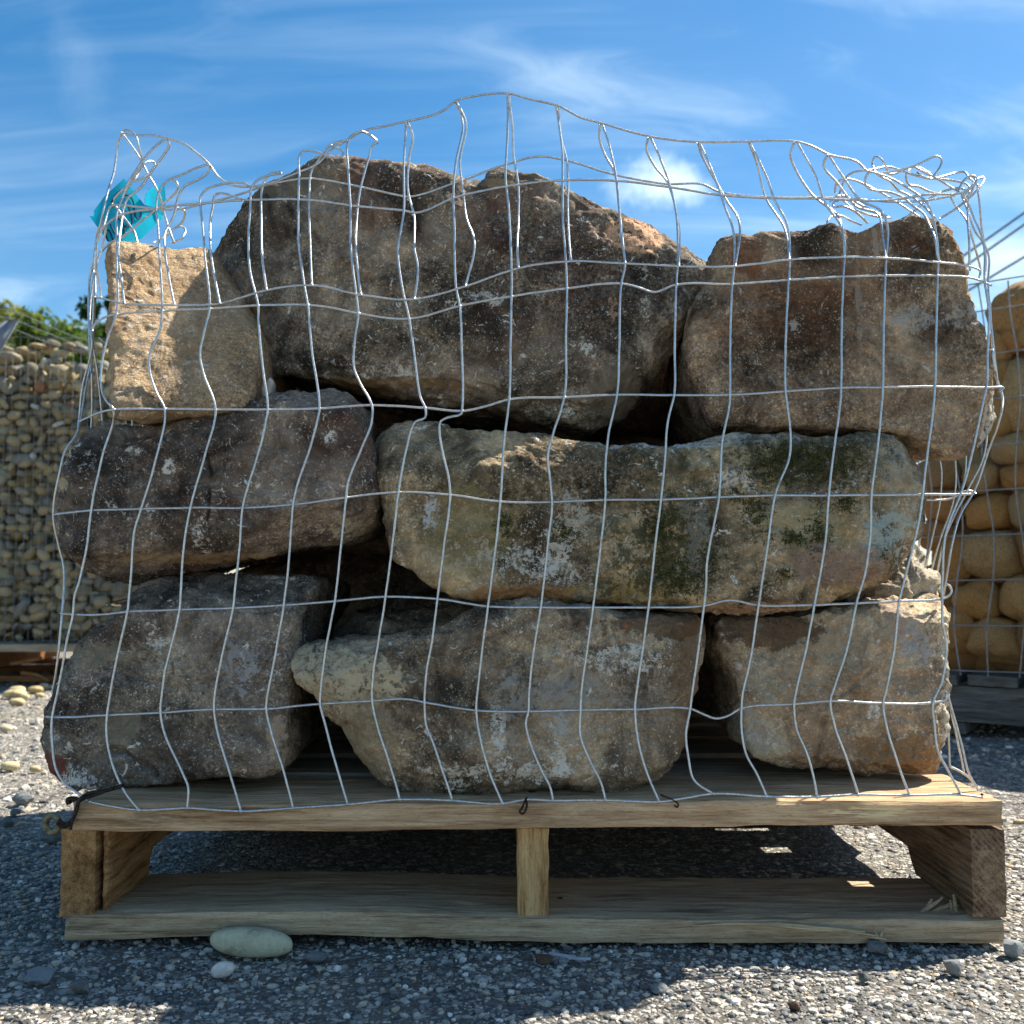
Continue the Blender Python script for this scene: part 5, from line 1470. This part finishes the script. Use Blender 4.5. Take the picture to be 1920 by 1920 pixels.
# inner core so that the pile is solid
for x in np.arange(LX0 + 0.1, LX1, 0.12):
    for z in np.arange(0.2, 1.06, 0.12):
        V, F = ICO1
        Vs.append((V * np.array([0.10, 0.30, 0.10]) + np.array([x, YL + 0.45, z]), F))
V, F = join(Vs)
m_rivs, t = new_mat("river_stone_mass")
isl = t.n('ShaderNodeNewGeometry').outputs['Random Per Island']
cr = t.ramp(isl, [(i / 7, c) for i, c in enumerate(RIV)])
finish(t, cr, 0.8, t.noise(t.n('ShaderNodeTexCoord').outputs['Object'], 60, 4), 0.003)
link("river_stone_mass", mesh_np("river_stone_mass", V, F, m_rivs), kind='stuff', label="the rest of the river stones filling the far left cage", category="river stones")
# fine mesh
fc = thing("wire_cage", "fine square wire mesh cage round the river stones on the far left", "wire cage", LO)
Vs = []
for x in np.arange(LX0, LX1 + 0.01, 0.0254):
    xx = x + rg.normal() * 0.001
    top = 1.22 - 0.05 * (x + 1.9) * 0.6 + 0.01 * math.sin(x * 20)
    top = 1.20 + 0.04 * math.sin(x * 2.0 + 1)
    Vs.append(tube(np.array([[xx, YL - 0.004, 0.14], [xx + 0.004, YL - 0.008, 0.6], [xx, YL - 0.004, 1.08], [xx - 0.01, YL + 0.01, top]]), 0.0009))
for z in np.arange(0.15, 1.24, 0.0508):
    P = np.array([[x, YL - 0.004 + 0.004 * math.sin(x * 7 + z), z + 0.006 * math.sin(x * 5 + z * 9)] for x in np.linspace(LX0, LX1, 30)])
    Vs.append(tube(P, 0.0009))
for z in np.arange(0.15, 1.2, 0.0508):
    Vs.append(tube(np.array([[LX1, YL, z], [LX1 + 0.01, YL + 0.45, z], [LX1, YL + 0.88, z]]), 0.0009))
    Vs.append(tube(np.array([[LX0, YL + 0.9, z + 0.02], [-1.9, YL + 0.92, z + 0.03], [LX1, YL + 0.88, z]]), 0.0009))
V, F = join(Vs)
link("wire_mesh", mesh_np("wire_mesh", V - LO, F, m_wirefar), parent=fc, kind='stuff')
for dz, dy in ((0.0, 0.02), (0.035, 0.05), (-0.03, 0.015)):
    P = at_n([(-60, 585 + dz * 400), (20, 598 + dz * 500), (90, 625 + dz * 500), (130, 640 + dz * 400), (180, 650 + dz * 300), (240, 656 + dz * 300)], YL + dy)
    V, F = tube(catmull(P, 0.03), 0.0016)
    link("bent_edge_wire", mesh_np("bent_edge_wire", V - LO, F, m_wirefar), parent=fc)
# grey plastic flap at the far left edge
m_flap, t = new_mat("grey_blue_plastic")
finish(t, (0.16, 0.19, 0.24), 0.5)
FP = [(-70, 640), (-40, 625), (-10, 612), (15, 600), (34, 597)]
FQ = [(-70, 760), (-40, 722), (-12, 680), (8, 645), (34, 600)]
A_, B_ = catmull(at_n(FP, YL - 0.12), 0.01), None
A_ = at_n(np.array(FP), YL - 0.12)
B_ = at_n(np.array(FQ), YL - 0.09)
k_ = 5
V = np.concatenate([A_, B_, A_ + [0, 0.006, 0], B_ + [0, 0.006, 0]])
F = []
for i in range(k_ - 1):
    F += [(i, i + k_, i + k_ + 1, i + 1), (2 * k_ + i, 2 * k_ + i + 1, 3 * k_ + i + 1, 3 * k_ + i), (i, i + 1, 2 * k_ + i + 1, 2 * k_ + i), (k_ + i, 3 * k_ + i, 3 * k_ + i + 1, k_ + i + 1)]
thing("plastic_flap", "curved grey blue plastic flap above the stones at the left edge of the view", "plastic sheet", (0, 0, 0), me=mesh_np("plastic_flap", V, np.array(F), m_flap))

# ------------------------------------------------------------------ far right: boulder cage on a grey pallet
YR = 2.30
BO = np.array([1.35, YR, 0.0])
wood_grey = wood_mat("weathered_grey_wood", 0, (0.06, 0.058, 0.052), (0.14, 0.135, 0.12), (0.25, 0.24, 0.215), 0.5, 14.0)
pr = thing("wooden_pallet", "weathered grey pallet under the cage of round tan boulders on the right", "pallet", BO)
rotR = math.radians(-35)


def rbox(name, x0, x1, y0, y1, z0, z1, mat, parent, seed):
    o = board(name, x0, x1, y0, y1, z0, z1, mat, parent, np.zeros(3), seed, 14, 6, 2, 0.002)
    return o


# local frame: x along the diagonal front side
CR = np.array([0.955, 2.42])
ex = np.array([math.cos(rotR), math.sin(rotR)])
ey = np.array([-math.sin(rotR), math.cos(rotR)])
pr.location = (CR[0], CR[1], 0)
pr.rotation_euler = (0, 0, rotR)
for i in range(9):
    rbox("deck_board", -0.02 + i * 0.125, 0.085 + i * 0.125, -0.015 + 0.012 * (i % 3), 1.0, 0.114, 0.137 + 0.002 * (i % 2), wood_grey, pr, 80 + i)
for y in (0.0, 0.45, 0.92):
    rbox("stringer", -0.02, 1.12, y, y + 0.045, 0.03, 0.1135, wood_grey, pr, 90)
for x in (-0.02, 0.5, 1.0):
    rbox("bottom_board", x, x + 0.12, -0.01, 1.0, 0.003, 0.0295, wood_grey, pr, 95)
m_bld = stone_mat("tan_boulder", [(0.54, 0.26, 0.08), (0.66, 0.36, 0.12), (0.34, 0.20, 0.09), (0.56, 0.32, 0.11), (0.50, 0.36, 0.19), (0.68, 0.40, 0.15)], 9, 0.75, 0.012)
bl_me = []
for i in range(8):
    V, F = cobble((1, 0.85, 1), 300 + i, 0.20, ICO4, 0.68)
    bl_me.append(mesh_np("round_boulder", V, F, m_bld))
BL = [(1912, 570, 66, 62, "largest sunlit tan boulder on the very top of the right cage"), (1895, 632, 25, 29, "small egg shaped tan boulder just under the topmost one on the right"),
      (1862, 650, 26, 34, "partly hidden tan boulder left of the small egg shaped one"), (1925, 625, 26, 30, "grey tan boulder at the right edge beside the egg shaped one"), (1912, 735, 56, 72, "large smooth golden boulder in the upper half of the right cage"),
      (1868, 695, 30, 34, "dark shaded boulder in the gap below the egg shaped one"), (1895, 836, 44, 33, "rounded flat boulder under the large golden one"), (1908, 893, 40, 30, "boulder with a pale chipped ring in the right cage"),
      (1832, 892, 38, 32, "tan boulder right of the loose side wires of the near cage"), (1760, 885, 30, 36, "boulder seen through the side wires, upper left of the right cage"), (1852, 957, 52, 36, "golden boulder level with the third wire row of the right cage"),
      (1915, 955, 24, 38, "boulder at the right edge level with the golden one"), (1765, 945, 44, 34, "boulder seen through the wires beside the mossy slab"), (1745, 1000, 34, 30, "small boulder just above the cream sunlit stone"),
      (1850, 1040, 72, 52, "widest boulder in the middle of the right cage"), (1935, 1030, 30, 50, "boulder at the right edge beside the widest one"), (1778, 1050, 34, 52, "boulder hidden behind the bundle of side wires"),
      (1828, 1128, 50, 42, "two toned boulder with a dark right side, lower part of the right cage"), (1915, 1125, 42, 46, "boulder at the right edge, second from the bottom"), (1862, 1205, 66, 42, "lowest boulder of the right cage resting on the grey pallet"),
      (1788, 1180, 30, 44, "shaded boulder at the bottom left corner of the right cage"), (1870, 770, 24, 40, "shaded boulder left of the large golden one"), (1950, 1190, 50, 50, "bottom boulder cut by the right edge of the view"), (1960, 880, 36, 40, "middle boulder cut by the right edge of the view")]
for i, (a, b, rx, rz, lab) in enumerate(BL):
    c0 = at(a, b, 2.3)
    # distance along the slanted front side of the cage
    d = np.array(pdir(a, b))
    nrm = -ey
    t_ = (CR @ nrm) / (np.array([d[0], d[1]]) @ nrm)
    P = np.array([0, 0, CAM_H]) + d * t_
    s = P[1] / FPX
    P[:2] += ey * (rx * s * 0.75 + 0.02)
    o = thing("round_boulder", lab, "boulder", P, (0.1 * (i % 3), 0.12 * ((i % 5) - 2), i * 1.3), group="round boulders in the right cage", me=bl_me[i % 8])
    o.rotation_euler = (0, 0.1 * ((i % 5) - 2), 0.3 * (i % 3))
    ss = (P[1]) / FPX
    o.scale = (rx * ss * 1.0, (rx + rz) * 0.5 * ss, rz * ss * 0.97)
rb = np.random.default_rng(9)
Vs = []
for i in range(60):
    u_, v_, z_ = rb.uniform(0.1, 1.05), rb.uniform(0.22, 0.9), rb.uniform(0.2, 0.82)
    s = rb.uniform(0.08, 0.12)
    V, F = cobble((s * 1.2, s, s * 0.9), 400 + i, 0.12, ICO3)
    pxy = CR + ex * u_ + ey * v_
    Vs.append((V + np.array([pxy[0], pxy[1], z_]), F))
for u_ in np.arange(0.06, 1.1, 0.14):
    for z_ in np.arange(0.2, 0.86 if u_ > 0.1 else 0.75, 0.13):
        V, F = cobble((0.09, 0.08, 0.075), int(u_ * 100 + z_ * 10), 0.12, ICO3)
        pxy = CR + ex * (u_ + 0.03 * math.sin(z_ * 30)) + ey * (0.10 if u_ > 0.4 else 0.17)
        Vs.append((V + np.array([pxy[0], pxy[1], z_]), F))
for z_ in np.arange(0.2, 0.9, 0.14):
    for v_ in np.arange(0.2, 0.95, 0.16):
        V, F = cobble((0.08, 0.09, 0.075), int(v_ * 100 + z_ * 10), 0.12, ICO3)
        pxy = CR + ex * 0.10 + ey * (v_ + 0.03 * math.sin(z_ * 30))
        Vs.append((V + np.array([pxy[0], pxy[1], z_]), F))
V, F = join(Vs)
m_blds, t = new_mat("boulder_mass")
isl = t.n('ShaderNodeNewGeometry').outputs['Random Per Island']
finish(t, t.ramp(isl, [(0, (0.26, 0.15, 0.06)), (0.5, (0.34, 0.20, 0.08)), (1, (0.38, 0.25, 0.10))]), 0.8, t.noise(t.n('ShaderNodeTexCoord').outputs['Object'], 40, 5), 0.004)
link("boulder_mass", mesh_np("boulder_mass", V, F, m_blds), kind='stuff', label="the boulders packed deeper inside the right cage", category="boulders")
rc_ = thing("wire_cage", "wire cage round the tan boulders at the right edge", "wire cage", (CR[0], CR[1], 0), (0, 0, rotR))


def lw(name, P, r=0.0017):
    V, F = tube(catmull(np.array(P, float), 0.02), r)
    link(name, mesh_np(name, V, F, m_wirefar), parent=rc_)


bulge = lambda z: 0.035 * math.sin(z * 9)
zr = [0.15 + 0.1016 * k for k in range(9)]
for z in zr + [1.03]:
    lw("horizontal_wire", [(-0.02, 0.55, z), (-0.035 - bulge(z) * 0.4, 0.25, z), (-0.012, 0.02, z), (0.03, -0.012 - bulge(z) * 0.3, z), (0.3, -0.025 - bulge(z) * 0.5, z + 0.004), (0.7, -0.02, z), (1.1, 0.0, z)])
for i, x in enumerate(np.arange(0.03, 1.1, 0.066)):
    lw("vertical_wire", [(x + 0.010 * math.sin(z * 14 + i), -0.020 - bulge(z) * 0.4, z) for z in [0.14] + zr[1:] + [1.03]])
for i, y in enumerate(np.arange(0.05, 0.56, 0.066)):
    lw("vertical_wire", [(-0.022 + 0.008 * math.sin(z * 12 + i), y, z) for z in [0.14] + zr[1:] + [1.02]])

# overhead cables behind the right cage
m_cable, t = new_mat("dark_cable")
finish(t, (0.10, 0.13, 0.17), 0.6)
for i, (p, q_) in enumerate((((1820, 470), (1990, 350)), ((1820, 492), (1990, 372)), ((1820, 542), (1990, 440)))):
    a = at(p[0], p[1], 9.0)
    b = at(q_[0], q_[1], 9.0)
    d = b - a
    g0 = a - d * (a[2] / d[2])
    g1 = b + d * 5
    V, F = tube(np.array([g0, a, b, g1]), 0.011)
    thing("overhead_cable", ["upper cable slanting up behind the right cage", "middle cable slanting up behind the right cage", "lowest cable slanting up behind the right cage"][i], "cable", (0, 0, 0), group="slanting cables behind the right cage", me=mesh_np("overhead_cable", V, F, m_cable))

# ------------------------------------------------------------------ trees beyond the far left cage
def leaf_mat(name, c0, c1, c2):
    m, t = new_mat(name)
    isl = t.n('ShaderNodeNewGeometry').outputs['Random Per Island']
    col = t.ramp(isl, [(0, c0), (0.6, c1), (1, c2)])
    d = t.n('ShaderNodeBsdfDiffuse', {'Color': col})
    tl = t.n('ShaderNodeBsdfTranslucent', {'Color': col})
    mx = t.n('ShaderNodeMixShader', {0: 0.35, 1: d.outputs[0], 2: tl.outputs[0]})
    t.n('ShaderNodeOutputMaterial', {'Surface': mx.outputs[0]})
    return m


m_lg = leaf_mat("yellow_green_leaves", (0.07, 0.10, 0.015), (0.16, 0.19, 0.03), (0.30, 0.28, 0.06))
m_ld = leaf_mat("dark_green_leaves", (0.015, 0.04, 0.012), (0.03, 0.075, 0.02), (0.06, 0.12, 0.03))
m_lm = leaf_mat("mid_green_leaves", (0.04, 0.09, 0.015), (0.09, 0.15, 0.03), (0.18, 0.22, 0.05))
m_bark, t = new_mat("bark")
finish(t, t.ramp(t.noise(t.n('ShaderNodeTexCoord').outputs['Object'], 12, 5), [(0.3, (0.05, 0.035, 0.025)), (0.7, (0.13, 0.10, 0.07))]), 0.9)


def tree(name, label, base, height, width, mat, seed, nclump=26, leaves=5200, leaf=0.045, cat="tree", low=0.25):
    r = np.random.default_rng(seed)
    root = thing(name, label, cat, base, group="trees and bushes beyond the far left cage")
    parts = [tube(catmull(np.array([[0, 0, -0.05], [0.05, 0, height * 0.3], [-0.04, 0.05, height * 0.6], [0, 0, height * 0.85]]), 0.15), np.linspace(0.07, 0.02, len(catmull(np.array([[0, 0, -0.05], [0.05, 0, height * 0.3], [-0.04, 0.05, height * 0.6], [0, 0, height * 0.85]]), 0.15))))]
    cl = []
    for i in range(nclump):
        a = r.uniform(0, 6.283)
        h = r.uniform(low, 1.0)
        rad = width * 0.5 * math.sqrt(max(0.02, 1 - ((h - 0.55) / 0.52) ** 2)) * r.uniform(0.35, 1.0)
        c = np.array([math.cos(a) * rad, math.sin(a) * rad, h * height * 0.95])
        cl.append((c, r.uniform(0.16, 0.34) * width * 0.5))
        P = np.array([[0, 0, h * height * 0.55], c * [0.5, 0.5, 0] + [0, 0, h * height * 0.8], c])
        parts.append(tube(catmull(P, 0.2), 0.016))
    V, F = join(parts)
    link("trunk", mesh_np("trunk", V, F, m_bark), parent=root)
    k = r.integers(0, nclump, leaves)
    cen = np.array([c for c, _ in cl])[k]
    rr_ = np.array([q for _, q in cl])[k]
    d = r.normal(size=(leaves, 3))
    d /= np.linalg.norm(d, axis=1)[:, None]
    pos = cen + d * (rr_ * r.uniform(0.25, 1.1, leaves) ** 0.6)[:, None]
    u = r.normal(size=(leaves, 3))
    u /= np.linalg.norm(u, axis=1)[:, None]
    v = np.cross(u, r.normal(size=(leaves, 3)))
    v /= np.linalg.norm(v, axis=1)[:, None]
    L = leaf * r.uniform(0.6, 1.4, leaves)[:, None]
    V = np.stack([pos - u * L, pos + v * L * 0.45, pos + u * L, pos - v * L * 0.45], 1).reshape(-1, 3)
    F = np.arange(leaves * 4).reshape(-1, 4)
    link("crown", mesh_np("crown", V, F, mat, smooth=False), parent=root)


def gpos(px, Y):
    return (at(px, 1080, Y)[0], Y, 0)


def top_z(py, Y):
    return at(960, py, Y)[2]


tree("leafy_bush", "yellow green bush at the left edge beyond the river stone cage", gpos(0, 11.5), top_z(557, 11.5), 1.5, m_lg, 1)
tree("leafy_bush", "low yellow green bush in the middle of the row beyond the river stone cage", gpos(98, 11.0), top_z(576, 11.0), 1.3, m_lg, 2)
tree("tall_tree", "darkest green tree rising at the right of the row beyond the river stone cage", gpos(175, 13.0), top_z(530, 13.0), 1.1, m_ld, 3, low=0.4)
tree("thin_tree", "thin sparse young tree with gaps between the left and middle bushes", gpos(52, 12.5), top_z(552, 12.5), 0.8, m_lm, 4, nclump=12, leaves=420, low=0.7)
tree("leafy_bush", "mid green bush low in front of the darkest tree", gpos(150, 10.6), top_z(592, 10.6), 1.2, m_lm, 5)
tree("leafy_bush", "low green bush just above the top stones of the far left cage", gpos(45, 10.2), top_z(598, 10.2), 1.4, m_lm, 6)

print("tris", sum(len(o.data.polygons) * 2 for o in bpy.data.objects if o.type == 'MESH'))
